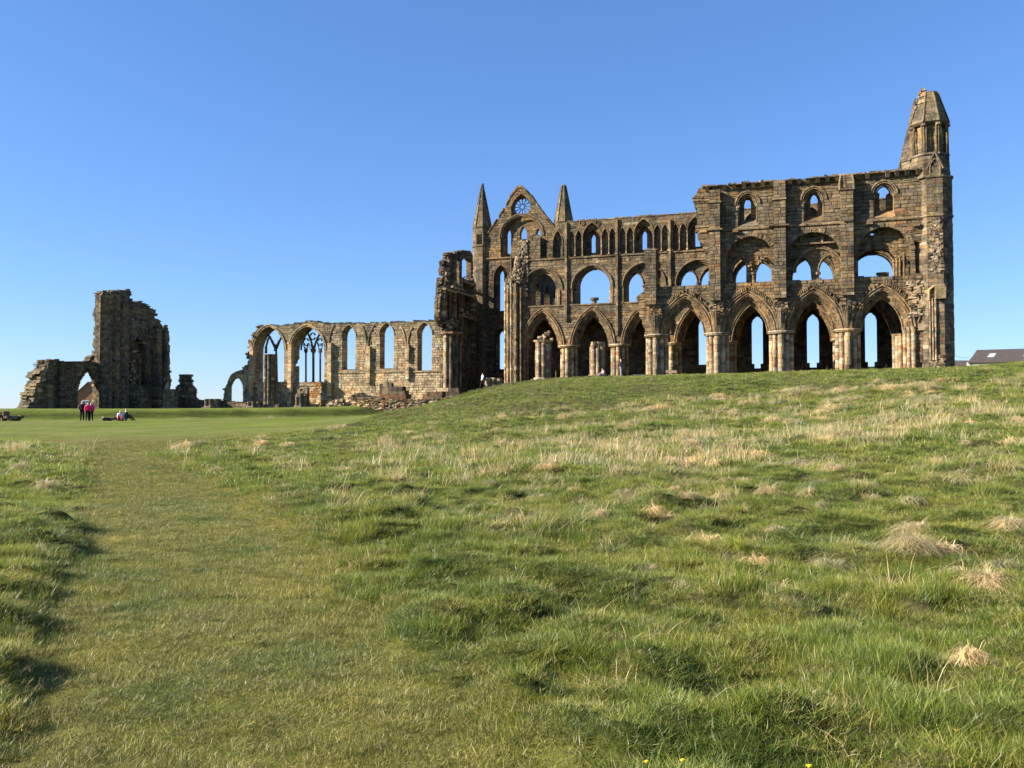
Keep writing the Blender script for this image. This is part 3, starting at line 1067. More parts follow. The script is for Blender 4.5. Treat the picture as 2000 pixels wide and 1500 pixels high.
for ac in NBAYS:
    g = Geo()
    for off, d, r in ((-.1, N0 - .1, .075), (.12, N0 - .07, .06), (.32, N0 + .25, .07), (.6, N0 + .55, .07)):
        roll(g, ac, zs1, h1, R1, off, d, r, P_ARCH)
    choir.part('arch_moulding', g, nwall)
    g = Geo()
    for off, d, r in ((-.1, N0 - .09, .08), (.05, N0 + .02, .06), (.22, N0 + .2, .06)):
        roll(g, ac, zt, 2.35, arch_R(2.35, 2.5), off, d, r, P_MID)
    if ac not in (-27, 3, -9, -3, -33):
        for s in (-1, 1):
            if ac == -21 and s == 1: continue
            roll(g, ac + s * 1.12, 14.25, 1.0, arch_R(1.0, 1.7), 0, N1 - .06, .05, P_ARCH)
        g.drums(ac, N1 - .05, .15, 12.4, 14.0, P_ARCH, n=8)
        g.prism([(ac + .16 * math.cos(math.pi / 4 * k), N1 - .05 + .16 * math.sin(math.pi / 4 * k)) for k in range(8)], 13.95, 14.2, P_MID(), [(ac + .36 * math.cos(math.pi / 4 * k), N1 - .05 + .36 * math.sin(math.pi / 4 * k)) for k in range(8)])
        # pierced quatrefoil panel
        qz = 16.1
        for k in range(4):
            an = math.pi / 2 * k + math.pi / 4
            cxx, czz = ac - (.0 if ac != -15 else 1.1) + .17 * math.cos(an), (qz if ac != -15 else 15.75) + .17 * math.sin(an)
            g.tube([(cxx + .15 * math.cos(t), N1 - .06, czz + .15 * math.sin(t)) for t in np.linspace(0, 2 * math.pi, 9)], .035, 4, P_MID())
    if ac == -27:
        # the damaged shafts at the right of the open circle and the column stump on the sill
        for k, dx in enumerate((1.9, 2.1, 2.3)):
            g.drums(ac + dx + .1, N0 + .55 - .25 * k, .12, 12.4, 14.3 - .05 * k, P_PIER, n=8)
        g.drums(ac + .1, N0 + .7, .3, 12.35, 12.85, P_MID, n=9)
        g.prism([(ac + .1 + .52 * math.cos(math.pi / 4 * k), N0 + .7 + .45 * math.sin(math.pi / 4 * k)) for k in range(8)], 12.85, 13.12, P_MID())
    if ac == -33:
        for k, dx in enumerate((1.5, 1.75, 2.0)):
            g.drums(ac + dx + .1, N0 + .5 - .25 * k, .12, 12.4, 14.2, P_PIER, n=8)
    choir.part('tribune_arch', g, nwall)
    # clerestory arcade shafts
    g = Geo()
    if ac == -33:
        for o in (1.25, 2.5):
            g.drums(ac + o, N0 - .02, .07, 18.1, 20, P_MID, n=7)
        roll(g, ac + 1.9, 19.9, .55, arch_R(.55, 1.2), 0, N0 - .03, .05, P_MID)
    else:
        for o in (-2.42, -1.55, 1.55, 2.42):
            roll(g, ac + o, 20.05, .42, arch_R(.42, .95), 0, N0 - .04, .05, P_MID, n=8)
        roll(g, ac, 20.05, 1.12, arch_R(1.12, 1.72), 0, N0 - .05, .065, P_MID)
        for o in (-2.0, -1.13, 1.13, 2.0, -2.8, 2.8):
            g.drums(ac + o, N0 - .03, .065, 18.1, 19.95, P_PIER if abs(o) < 2.5 else P_MID, n=7)
            g.prism([(ac + o + .08 * math.cos(math.pi / 3 * k), N0 - .03 + .08 * math.sin(math.pi / 3 * k)) for k in range(6)], 19.9, 20.1, P_MID(), [(ac + o + .16 * math.cos(math.pi / 3 * k), N0 - .03 + .16 * math.sin(math.pi / 3 * k)) for k in range(6)])
            g.prism([(ac + o + .17 * math.cos(math.pi / 3 * k), N0 - .03 + .17 * math.sin(math.pi / 3 * k)) for k in range(6)], 17.95, 18.14, P_PIER(), [(ac + o + .08 * math.cos(math.pi / 3 * k), N0 - .03 + .08 * math.sin(math.pi / 3 * k)) for k in range(6)])
    choir.part('blind_arcade', g, nwall)
# two pierced roundels above the sixth bay
for px in (1137, 1168):
    g = Geo()
    q = A(px, 436, N0)
    g.tube([(q[0] + .3 * math.cos(t), N0 - .05, q[1] + .3 * math.sin(t)) for t in np.linspace(0, 2 * math.pi, 15)], .06, 5, P_MID())
    for k in range(3):
        t = k * 2.1 + .5
        g.tube([(q[0], N0 - .03, q[1]), (q[0] + .26 * math.cos(t), N0 - .03, q[1] + .26 * math.sin(t))], .04, 4, P_MID())
    choir.part('roundel', g, nwall)
# string courses and vault shafts
g = Geo()
for zz, pr in ((17.72, .14), (12.22, .10)):
    u = -35.8 if zz > 15 else -35.5
    while u < 7:
        ln = random.uniform(.6, 1.1)
        g.box(u, u + ln - .02, N0 - pr, N0 + .02, zz, zz + .15, P_MID(), .008)
        u += ln
choir.part('string_course', g, nwall, kind='stuff')
for ac in (-30, -24, -18, -12, -6, 0):
    g = Geo()
    for dx, rr, db in ((-.17, .085, .0), (0, .11, -.1), (.17, .085, .0)):
        g.drums(ac + dx, N0 - .07 + db, rr, 8.6 if ac != -30 else 10.4, 21.4 if ac > -20 else 21.9, P_MID, n=7, h=.6)
    choir.part('vault_shaft', g, nwall)
g = Geo()
u = -30
while u < 7:
    ln = random.uniform(.35, .9)
    g.box(u, u + ln - .03, N0 - .06, N3, 22.0, 22.05 + random.uniform(.02, .16), P_UPPER(), .03)
    u += ln
choir.part('parapet', g, nwall)
for k in range(0, 6):
    cluster_pier(choir, -6 * k, NB, 2.9, CAP - .05, r=.72, rs=.23)
g = Geo()
for i in range(260):
    g.rock((-35.4 + random.uniform(-.5, .6), N0 - .05, random.uniform(13.5, 20.3)), random.uniform(.12, .24), .16, random.uniform(.08, .15), P_RUBBLE(), rot=random.uniform(-.2, .2))
choir.part('rubble', g, nwall, kind='stuff')

# ---- north aisle wall (outer), its lancets seen through the arches ------------
AB0, AB1 = 14.3, 15.5
ahol = []
for ac in (3, -3, -9, -15):
    top = A(1590, 612, AB0)[1]
    ahol.append(arch_hole(ac, top - 1.0, .63, arch_R(.63, 1.0), 5.35, 8))
ahol2 = [[(x + (0 if abs(z - 5.35) > .3 else 0), z) for x, z in h] for h in ahol]
for ac in (3, -3, -9):
    ahol.append([(ac - .36, 4.9), (ac + .36, 4.9), (ac + .36, 5.4), (ac - .36, 5.4)])
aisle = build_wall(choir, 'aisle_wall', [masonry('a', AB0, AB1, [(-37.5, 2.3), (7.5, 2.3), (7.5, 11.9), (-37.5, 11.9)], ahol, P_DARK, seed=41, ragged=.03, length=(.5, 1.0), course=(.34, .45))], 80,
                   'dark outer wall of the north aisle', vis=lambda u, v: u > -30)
# quadripartite aisle vault simplified as a real stone barrel, holes where it has fallen
g = Geo()
for i in range(45):
    a0 = -37 + i
    prof = [(N3 - .1 + (AB0 + .3 - N3) * t, 10.9 + .95 * math.sin(math.pi * t)) for t in np.linspace(0, 1, 7)]
    for (b0, zq0), (b1, zq1) in zip(prof[:-1], prof[1:]):
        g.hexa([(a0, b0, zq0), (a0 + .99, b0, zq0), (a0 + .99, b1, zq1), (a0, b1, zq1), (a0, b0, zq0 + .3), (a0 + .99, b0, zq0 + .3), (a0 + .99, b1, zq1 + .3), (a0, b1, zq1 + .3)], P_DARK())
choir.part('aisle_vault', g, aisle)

# ---- east wall with lancets ---------------------------------------------------
eh = []
for bc in (2.4, 5.3, 8.2):
    for zb, ztp in ((4.6, 9.6), (11.2, 16.2)):
        eh.append(arch_hole(bc, ztp, .65, arch_R(.65, 1.1), zb, 8))
build_wall(choir, 'east_wall', [masonry('b', 8.9, 7.4, [(1.0, 2.3), (11.4, 2.3), (11.4, 22.0), (8.5, 22.3), (5.3, 25.2), (2.2, 22.3), (1.0, 22.0)], eh, P_UPPER, seed=44, ragged=.05)], 20, 'far end wall with two rows of lancets')


# ---- corner turrets -------------------------------------------------------------
def octo(cx, cy, r, rot=math.pi / 8):
    return [(cx + r * math.cos(math.pi / 4 * k + rot), cy + r * math.sin(math.pi / 4 * k + rot)) for k in range(8)]


def octo_masonry(g, cx, cy, r0, r1, z0, z1, pal, h=(.28, .38), jit=.02, skip=None):
    """octagonal drum laid in courses; each facet of a course is split in stones"""
    z = z0
    while z < z1 - .03:
        hh = min(random.uniform(*h), z1 - z)
        t0 = (z - z0) / (z1 - z0); t1 = (z + hh - z0) / (z1 - z0)
        ra = r0 + (r1 - r0) * t0; rb = r0 + (r1 - r0) * t1
        p0, p1 = octo(cx, cy, ra), octo(cx, cy, rb)
        q0, q1 = octo(cx, cy, max(ra - .4, .02)), octo(cx, cy, max(rb - .4, .02))
        for k in range(8):
            if skip and skip(k, z): continue
            k2 = (k + 1) % 8
            n = 2 if ra > .9 else 1
            off = random.uniform(.35, .65)
            for c0, c1 in ([(0, off), (off, 1)] if n == 2 else [(0, 1)]):
                L = lambda P, t: (P[k][0] + (P[k2][0] - P[k][0]) * t, P[k][1] + (P[k2][1] - P[k][1]) * t)
                e = .008
                s = 1 + random.uniform(-jit, jit) / max(ra, .3)
                f = lambda P, t, zz, sc: ((L(P, t)[0] - cx) * sc + cx, (L(P, t)[1] - cy) * sc + cy, zz)
                g.hexa([f(p0, c0 + e, z + .01, s), f(p0, c1 - e, z + .01, s), f(q0, c1, z + .01, 1), f(q0, c0, z + .01, 1),
                        f(p1, c0 + e, z + hh - .01, s), f(p1, c1 - e, z + hh - .01, s), f(q1, c1, z + hh - .01, 1), f(q1, c0, z + hh - .01, 1)], pal())
        g.prism(octo(cx, cy, max(min(ra, rb) - .09, .01)), z, z + hh, (.15, .125, .09), octo(cx, cy, max(rb - .09, .01)))
        z += hh


def turret(T, cx, cy, z0, zones, label, pal=P_UPPER):
    g = Geo()
    for (r0, r1, za, zb) in zones:
        octo_masonry(g, cx, cy, r0, r1, za, zb, pal)
    return T.part('turret', g, label=label)


zc = lambda px, py, b=-1.0: A(px, py, b)[1]
# centre of the south east turret
fa0 = A(1812, 500, -1.35)[0]; fa1 = A(1843, 500, -1.35)[0]
tx = (fa0 + fa1) / 2; tr = (fa1 - fa0) / 2 / math.sin(math.pi / 8)
ty = -1.35 + tr * math.cos(math.pi / 8)
z450 = zc(1827, 345)
se = turret(choir, tx, ty, 2.6, [(tr, tr, 2.6, z450)], 'tall octagonal corner turret with a broken spire')
tx2 = A(1815, 300, ty)[0]; tr2 = 1.62
zA, zB, zC, zD = zc(1815, 330, ty - 1.5), zc(1815, 300, ty - 1.5), zc(1815, 238, ty - 1.5), zc(1812, 177, ty - .8)
g = Geo()
octo_masonry(g, tx2, ty, tr2 + .18, tr2 + .05, z450 - .1, zB, P_UPPER)
choir.part('turret_stage', g, se)
g = Geo()                                              # open arcaded lantern stage
octo_masonry(g, tx2, ty, tr2 - .28, tr2 - .28, zB, zC, P_MID)
choir.part('lantern', g, se)
for k in range(8):
    g = Geo()
    an = math.pi / 4 * k + math.pi / 8
    for da in (-.13, 0, .13):
        g.drums(tx2 + (tr2 - .05) * math.cos(an + da), ty + (tr2 - .05) * math.sin(an + da), .075, zB + .1, zC - .3, P_MID, n=6, h=.7)
    g.prism(octo(tx2 + (tr2 - .05) * math.cos(an), ty + (tr2 - .05) * math.sin(an), .26), zC - .32, zC - .12, P_MID())
    choir.part('colonnette', g, se)
g = Geo()
g.prism(octo(tx2, ty, tr2 + .16), zB - .08, zB + .12, P_MID(), octo(tx2, ty, tr2 + .05))
choir.part('string_course', g, se)
g = Geo()
g.prism(octo(tx2, ty, tr2 + .02), zC - .14, zC + .06, P_UPPER(), octo(tx2, ty, tr2 + .2))
choir.part('string_course', g, se)
g = Geo()
g.prism(octo(tx, ty, tr + .12), z450 - .12, z450 + .08, P_MID())
choir.part('string_course', g, se)
g = Geo()
g.prism(octo(tx, ty, tr + .1), zc(1827, 423), zc(1827, 423) + .13, P_MID())
choir.part('string_course', g, se)
g = Geo()
octo_masonry(g, tx2, ty, tr2 + .1, .78, zC + .05, zD, P_SPIRE, skip=lambda k, z: k in (3, 4) and z > zC + .4 and random.random() < .75)
for k in range(8):
    if k in (4,): continue
    p0 = octo(tx2, ty, tr2 + .13)[k]; p1 = octo(tx2, ty, .81)[k]
    g.tube([(p0[0], p0[1], zC + .08), (p1[0], p1[1], zD - .1)], .07, 5, P_MID())
rubble_heap(g, [(tx2 - .5 - .75 * (1 - t), ty - .1, zC + (zD - zC) * t) for t in np.linspace(0.05, 1, 9)], 90, (.1, .22), P_RUBBLE, .16)
choir.part('spire', g, se)
# little gabled niche on the turret face
g = Geo()
q = A(1827, 345, -1.5)
nb = ty - (tr + .02) * math.cos(math.pi / 8)
g.box(q[0] - .45, q[0] + .45, nb - .02, nb + .3, q[1] + .1, q[1] + .25, P_MID())
roll(g, q[0], q[1] + .9, .42, arch_R(.42, .8), 0, nb - .06, .07, P_MID, z0=q[1] + .1)
for s in (-1, 1):
    g.tube([(q[0] + s * .66, nb - .06, q[1] + .75), (q[0], nb - .05, q[1] + 2.3)], .08, 5, P_MID())
g.prism([(q[0] - .3, nb - .01), (q[0] + .3, nb - .01), (q[0] + .3, nb + .1), (q[0] - .3, nb + .1)], q[1] + .25, q[1] + 1.3, (.05, .045, .04))  # near-black panel stands for the shaded hollow of the niche
choir.part('niche', g, se)
# ragged buttress facing and lit shafts on the south face
g = Geo()
for zz in np.arange(3.2, z450 - .5, .16):
    wdt = .62
    rgh = .1 if 12.5 < zz < 17.5 or 3 < zz < 5 else .03
    for _k in range(4 if rgh > .05 else 0):
        g.rock((tx + random.uniform(-.55, .55), ty - tr * math.cos(math.pi / 8) + .04, zz), random.uniform(.12, .25), .08 + rgh * .6, random.uniform(.08, .15), P_RUBBLE() if rgh > .05 else P_MID(), rot=random.uniform(-.2, .2))
choir.part('rubble', g, se, kind='stuff')
g = Geo()
for i, dx in enumerate((-.55, -.32, -.1)):
    g.drums(tx + dx, ty - tr * math.cos(math.pi / 8) - .1, .085, 4.6, 10.2, P_PIER, n=7, h=.5)
q0 = zc(1827, 560)
g.tube([(tx - .62, ty - tr * .93 - .1, 10.0), (tx - .6, ty - tr * .93 - .14, q0 - .3), (tx - .2, ty - tr * .93 - .16, q0), (tx + .7, ty - tr * .93 - .12, q0 + .02)], .11, 6, P_PIER())
g.box(tx - .1, tx + .75, ty - tr * .93 - .4, ty - tr * .9, q0 - 1.2, q0 - .1, P_MID(), .06)
choir.part('shaft_group', g, se)
# north east turret with a whole spirelet, behind
tb = 10.6
tx3 = A(1789, 300, tb)[0]
zn0, zn1, zn2, zn3 = A(1789, 335, tb - 1.6)[1], A(1789, 311, tb - 1.6)[1], 0, A(1789, 215, tb)[1]
ne = turret(choir, tx3, tb, 2.5, [(1.7, 1.7, 2.5, 22.0), (1.72, 1.66, 22.0, zn1)], 'far corner turret with spirelet half hidden behind the near one')
g = Geo()
octo_masonry(g, tx3, tb, 1.75, .1, zn1, zn3 + 1.2, P_SPIRE)
choir.part('spire', g, ne)
g = Geo()
for k in range(8):
    p = octo(tx3, tb, 1.72)[k]
    g.drums(p[0], p[1], .1, zn0 + .2, zn1 - .1, P_ARCH, n=6)
choir.part('colonnette', g, ne)

# ================================================================== NORTH TRANSEPT
random.seed(31)
TG = 26.5
tr_t = Thing('transept_ruin', -41.2, 20, 1.5, 'transept end with steep gable, rose window and two spired corner turrets', 'abbey ruin')
g_out = [A(937, 795, TG), A(950, 500, TG), A(950, 466, TG), A(958, 450, TG), A(984, 410, TG), A(997, 386, TG), A(1009, 370, TG), A(1018, 367, TG), A(1027, 370, TG), A(1034, 381, TG), A(1050, 404, TG), A(1070, 433, TG), A(1081, 444, TG),
         (-34.4, A(1081, 444, TG)[1]), (-34.4, 1.0)]
g_out[0] = (-47.3, 1.0)
gc = -41.05
gf = [Apoly(TG, (999, 424), (998, 404), (1003, 393), (1010, 384), (1018, 379), (1025, 383), (1032, 390), (1037, 400), (1038, 410), (1036, 420), (1028, 425), (1012, 425))]
za = A(1020, 463, TG)[1]
ha = 3.1
gf.append(arch_hole(gc, za, ha, arch_R(ha, 2.95), A(1020, 503, TG)[1], 12))
low = []
for dx in (-3.1, 0, 3.1):
    low.append((gc + dx, A(981, 530, 27)[1], A(981, 612, 27)[1], A(981, 523, 27)[1]))
LX = A(981, 600, 27)[0] - (gc - 3.1)
for dx in (-3.1, 0, 3.1):
    gf.append(arch_hole(gc + dx + LX, A(981, 545, 27)[1], 1.05, arch_R(1.05, 1.9), A(981, 612, 27)[1] - .3, 8))
    gf.append(arch_hole(gc + dx + LX, A(981, 665, 27)[1], 1.05, arch_R(1.05, 1.6), A(981, 724, 27)[1] - .2, 8))
rz = A(1020, 404, 27.3)
gb = [[(rz[0] + 1.3 * math.cos(t), rz[1] + 1.3 * math.sin(t)) for t in np.linspace(0, 2 * math.pi, 28)[:-1]]]
BP = 27.6
gb.append(Apoly(BP, (990, 497), (990, 458), (992, 451), (995, 448), (998, 451), (1000, 458), (1000, 497)))
gb.append(Apoly(BP, (1017, 495), (1017, 455), (1020, 447), (1024, 443), (1028, 448), (1031, 455), (1031, 495)))
gb.append(Apoly(BP, (1048, 497), (1048, 458), (1050, 451), (1053, 448), (1056, 451), (1058, 458), (1058, 497)))
for dx in (-3.1, 0, 3.1):
    ax = A(981, 600, BP)[0] - (gc - 3.1) + gc + dx
    gb.append(arch_hole(ax, A(981, 540, BP)[1], .43, arch_R(.43, .95), A(981, 608, BP)[1], 8))
    gb.append(arch_hole(ax, A(981, 657, BP)[1], .46, arch_R(.46, .8), A(981, 721, BP)[1], 8))
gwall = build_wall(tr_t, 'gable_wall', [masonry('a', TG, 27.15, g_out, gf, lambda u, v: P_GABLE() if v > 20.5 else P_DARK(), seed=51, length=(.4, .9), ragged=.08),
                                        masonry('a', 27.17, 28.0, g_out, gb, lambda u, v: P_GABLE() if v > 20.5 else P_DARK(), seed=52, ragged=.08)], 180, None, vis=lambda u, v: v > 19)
g = Geo()
N12 = 12
yy = 27.35
for k in range(N12):
    an = 2 * math.pi * k / N12 + math.pi / 12 * 0
    c, s = math.cos(an), math.sin(an)
    g.tube([(rz[0] + .34 * c, yy, rz[1] + .34 * s), (rz[0] + .98 * c, yy, rz[1] + .98 * s)], .062, 5, (.2, .18, .14))
    for q in (-1, 1):
        a2 = an + q * math.pi / 12
        g.tube([(rz[0] + .95 * c, yy, rz[1] + .95 * s), (rz[0] + 1.15 * math.cos(an + q * .12), yy, rz[1] + 1.15 * math.sin(an + q * .12)), (rz[0] + 1.32 * math.cos(a2), yy, rz[1] + 1.32 * math.sin(a2))], .06, 5, (.2, .18, .14))
for rr in (.34,):
    g.tube([(rz[0] + rr * math.cos(t), yy, rz[1] + rr * math.sin(t)) for t in np.linspace(0, 2 * math.pi, 19)], .05, 5, (.2, .18, .14))
tr_t.part('rose_window', g, gwall)
g = Geo()
for off, d, r in ((-.12, TG - .08, .1), (.08, TG - .02, .08), (.28, TG + .2, .08)):
    roll(g, gc, za, ha, arch_R(ha, 2.95), off, d, r, P_GABLE)
for dx in (-3.1, 0, 3.1):
    roll(g, gc + dx + LX, A(981, 545, 27)[1], 1.12, arch_R(1.12, 2.0), 0, TG - .04, .07, P_DARK, z0=A(981, 612, 27)[1])
    roll(g, gc + dx + LX, A(981, 665, 27)[1], 1.12, arch_R(1.12, 1.7), 0, TG - .04, .07, P_DARK)
for dx in (-1.55, 1.55):
    g.drums(gc + dx + LX, TG - .1, .12, 2, A(993, 500, TG)[1], P_DARK, n=7, h=.8)
g.box(-46.8, -34.6, TG - .15, TG + .02, A(981, 620, TG)[1], A(981, 618, TG)[1] + .02, P_DARK())
g.box(-46.8, -34.6, TG - .18, TG + .02, A(1000, 504, TG)[1], A(1000, 502, TG)[1] + .03, P_GABLE())
tr_t.part('arch_moulding', g, gwall)
# gable coping
g = Geo()
cpl = [A(951, 458, TG), A(984, 408, TG), A(997, 384, TG), A(1009, 368, TG), A(1018, 364, TG)]
cpr = [A(1018, 364, TG), A(1034, 380, TG), A(1060, 417, TG), A(1083, 444, TG)]
for L in (cpl, cpr):
    for (u0, v0), (u1, v1) in zip(L[:-1], L[1:]):
        m = max(2, int(math.hypot(u1 - u0, v1 - v0) / .55))
        for i in range(m):
            if random.random() < .1: continue
            s0, s1 = i / m, (i + .93) / m
            p = (u0 + (u1 - u0) * s0, v0 + (v1 - v0) * s0); q = (u0 + (u1 - u0) * s1, v0 + (v1 - v0) * s1)
            t = random.uniform(.14, .26)
            g.hexa([(p[0], TG - .12, p[1] - .1), (q[0], TG - .12, q[1] - .1), (q[0], 28.1, q[1] - .1), (p[0], 28.1, p[1] - .1), (p[0], TG - .1, p[1] + t), (q[0], TG - .1, q[1] + t), (q[0], 28.1, q[1] + t), (p[0], 28.1, p[1] + t)], P_GABLE())
tr_t.part('coping', g, gwall)
for (pxc, ybase, ytip, r, lab, zlow) in ((1101, 433, 362, 1.32, 'east corner turret with blunt stone spire', 1.5), (942, 443, 361, 1.36, 'west corner turret with sharp spire above a dark opening', 1.5)):
    cx = A(pxc, ybase, 27.3)[0]
    zb = A(pxc, ybase, 27.3 - r)[1]; ztp = A(pxc, ytip, 27.3)[1]
    t = turret(tr_t, cx, 27.3, zlow, [(r, r, zlow, zb)], lab, P_SPIRE)
    g = Geo()
    tip = .32 if pxc > 1000 else .12
    octo_masonry(g, cx, 27.3, r + .02, tip, zb, ztp, P_SPIRE)
    for k in range(8):
        p0 = octo(cx, 27.3, r + .04)[k]; p1 = octo(cx, 27.3, tip + .03)[k]
        g.tube([(p0[0], p0[1], zb), (p1[0], p1[1], ztp - .1)], .06, 5, P_SPIRE())
    rubble_heap(g, [(cx, 27.3, ztp)], 8, (.08, .14), P_SPIRE, .1)
    tr_t.part('spire', g, t)
    g = Geo()
    g.prism(octo(cx, 27.3, r + .02), zb - .12, zb + .08, P_SPIRE(), octo(cx, 27.3, r + .16))
    if pxc < 1000:
        zo = A(pxc, 479, 27.3 - r)[1]
        g.prism(octo(cx, 27.3, r + .1), zo - .12, zo + .02, P_SPIRE())
        tr_t.part('string_course', g, t)
        g = Geo()
        f = 27.3 - r * math.cos(math.pi / 8) - .03
        o0 = A(932, 477, f); o1 = A(942, 457, f)
        g.box(o0[0], o1[0], f, f + .1, o0[1], o1[1], (.02, .018, .016))  # near-black panel on the facet, painted shade in place of a real hole
        tr_t.part('opening', g, t)
        g = Geo()
        g.box(o0[0] - .14, o0[0], f - .04, f + .1, o0[1], o1[1] + .14, P_SPIRE()); g.box(o1[0], o1[0] + .14, f - .04, f + .1, o0[1], o1[1] + .14, P_SPIRE()); g.box(o0[0], o1[0], f - .04, f + .1, o1[1], o1[1] + .14, P_SPIRE())
        tr_t.part('opening_frame', g, t)
    else:
        tr_t.part('string_course', g, t)
# transept west wall, seen end on
TA = -47.2
Bp = lambda a, *pts: [B(x, y, a) for x, y in pts]
wo = Bp(TA, (874, 640), (862, 636), (858, 618), (858, 592), (861, 575), (862, 555), (863, 541), (867, 540), (866, 527), (868, 521), (867, 510), (871, 508), (873, 512), (875, 494), (884, 492), (889, 497), (892, 491), (905, 489), (918, 490), (923, 497), (924, 530), (922, 558), (934, 590))
wo += [(TG + .3, wo[-1][1]), (TG + .3, 1.2), (B(868, 640, TA)[0], 1.2)]
wf = [Bp(TA, (902, 546), (902, 510), (906, 505), (916, 505), (920, 510), (920, 546)), Bp(TA, (887, 556), (887, 505), (896, 503), (897, 556)), Bp(TA, (903, 612), (903, 582), (908, 574), (914, 582), (914, 612)), Bp(TA, (868, 560), (868, 522), (872, 518), (876, 524), (876, 560)), Bp(TA, (888, 628), (888, 590), (893, 580), (897, 590), (897, 628)), Bp(TA, (868, 625), (868, 580), (874, 574), (879, 582), (879, 625))]
wb = [wf[0], wf[1], wf[3], Bp(TA - .9, (907, 593), (907, 576), (913, 576), (913, 593))]
wwall = build_wall(tr_t, 'side_wall', [masonry('b', TA, TA - .34, wo, wf, P_WEST, seed=61, ragged=.2, rough=.02), masonry('b', TA - .36, TA - .7, wo, wb, P_WEST, seed=62, ragged=.15)], 60, 'ragged side wall of the transept', vis=lambda u, v: v > 8)
g = Geo()
for px, y0, y1, wdt, dep in ((884, 494, 640, .6, .5), (899, 548, 700, .5, .35), (921, 548, 690, .5, .45), (864, 560, 625, .6, .5), (872, 512, 560, .5, .45), (898, 492, 506, .5, .3)):
    q0 = B(px, y1, TA); q1 = B(px, y0, TA)
    z = q0[1]
    while z < q1[1]:
        hh = random.uniform(.26, .42)
        dd = dep * random.uniform(.75, 1.1)
        g.box(TA - .1, TA + dd, q0[0] - wdt / 2 + random.uniform(-.05, .05), q0[0] + wdt / 2, z + .01, z + hh - .01, P_RUBBLE() if random.random() < .4 else P_WEST(), .03)
        z += hh
for px in (870, 876, 882, 888, 895, 902, 909, 916, 922):
    q = B(px, 700, TA)
    g.drums(TA + .12, q[0], .13, 2.0, random.uniform(9, 17), P_DARK, n=7, h=.5)
for px0, px1, py in ((876, 900, 562), (900, 922, 552), (886, 922, 571), (862, 884, 566), (864, 886, 632), (922, 938, 571), (898, 922, 620)):
    q0, q1 = B(px0, py, TA), B(px1, py, TA)
    g.box(TA - .05, TA + .62, q0[0], q1[0], q0[1], q0[1] + .22, P_RUBBLE(), .05)
    rubble_heap(g, [(TA + .25, q0[0] + (q1[0] - q0[0]) * t, q0[1] + .35) for t in (.1, .3, .5, .7, .9)], 26, (.12, .26), P_RUBBLE, .22)
rubble_heap(g, [(TA + .2, B(x, 555, TA)[0], B(x, y, TA)[1]) for x, y in ((870, 640), (872, 655))], 50, (.12, .3), P_RUBBLE, .32)
tr_t.part('buttress', g, wwall)
# crossing piers and rubble
for (a, b, z0, zt_, nm) in ((-36.4, NB - .3, 2.2, A(1012, 545, NB)[1], 'tall broken crossing pier of clustered shafts'),):
    g = Geo()
    octo_masonry(g, a, b, 1.05, 1.0, z0, zt_, P_MID)
    cp = tr_t.part('crossing_pier', g, label=nm)
    k = 0
    for an in np.linspace(math.pi * .75, math.pi * 2.15, 11):
        gs = Geo()
        rr = 1.22 + (.12 if k % 2 else 0)
        gs.drums(a + rr * math.cos(an), b + rr * math.sin(an), .15 if k % 2 else .2, z0, zt_ - random.uniform(0, 1.4), P_PIER if k < 6 else P_MID, n=8, h=.42)  # paler shafts on the sunlit side, duller on the shaded: light in the colour
        tr_t.part('shaft', gs, cp)
        k += 1
    g = Geo()
    octo_masonry(g, a + .55, b - .1, 1.0, .55, zt_ - .3, zt_ + 2.6, P_RUBBLE, jit=.14)
    octo_masonry(g, a + 1.0, b - .2, .55, .35, zt_ + 2.4, zt_ + 4.6, P_RUBBLE, jit=.12)
    for i in range(330):
        t = random.random()
        an = random.uniform(math.pi, 2.1 * math.pi)
        rr = 1.02 - .55 * t
        g.rock((a + .45 + .6 * t + rr * math.cos(an), b - .1 + rr * math.sin(an), zt_ - .8 + t * 5.2), random.uniform(.12, .25), random.uniform(.1, .2), random.uniform(.08, .15), P_RUBBLE())
    tr_t.part('rubble', g, cp, kind='stuff')
# north west crossing pier, pale on the sun side, dark elsewhere: shade put into colour
nwz = 1.5
a, b = -44.6, 10.2
g = Geo()
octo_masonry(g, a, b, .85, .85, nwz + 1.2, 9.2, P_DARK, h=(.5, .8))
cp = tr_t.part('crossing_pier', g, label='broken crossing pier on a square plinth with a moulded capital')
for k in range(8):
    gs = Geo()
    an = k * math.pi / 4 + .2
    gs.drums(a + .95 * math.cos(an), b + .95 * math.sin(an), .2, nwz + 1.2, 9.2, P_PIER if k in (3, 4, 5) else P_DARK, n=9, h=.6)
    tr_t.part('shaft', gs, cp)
g = Geo()
g.prism(octo(a, b, 1.2), 9.2, 9.38, P_MID(), octo(a, b, 1.45)); g.prism(octo(a, b, 1.47), 9.38, 9.58, P_DARK())
tr_t.part('capital', g, cp)
g = Geo()
for z, r in ((nwz - .8, 1.75), (nwz - .1, 1.65), (nwz + .4, 1.5), (nwz + .8, 1.35)):
    g.box(a - r, a - .02, b - r, b + r, z, z + .48, P_PIER(), .02); g.box(a + .02, a + r, b - r, b + r, z, z + .48, P_DARK(), .02)  # pale west half, dark east half: lit and shaded sides painted in
tr_t.part('plinth', g, cp)
# east wall of the transept, closing the view behind the first north bays
tb_o = [(12.0, 1.5), (TG, 1.5), (TG, 21.5), (20, 21.8), (16, 20.5), (12.0, 19.5)]
te = []
for bc in (14.9, 19.0, 23.1):
    te.append(arch_hole(bc, 7.3, 1.3, arch_R(1.3, 2.6), 2.4, 8)); te.append(arch_hole(bc, 14.2, 1.2, arch_R(1.2, 1.9), 12.4, 8))
build_wall(tr_t, 'side_wall', [masonry('b', -35.2, -36.6, tb_o, te, P_DARK, seed=63)], 0, 'eastern wall of the transept with two rows of openings')

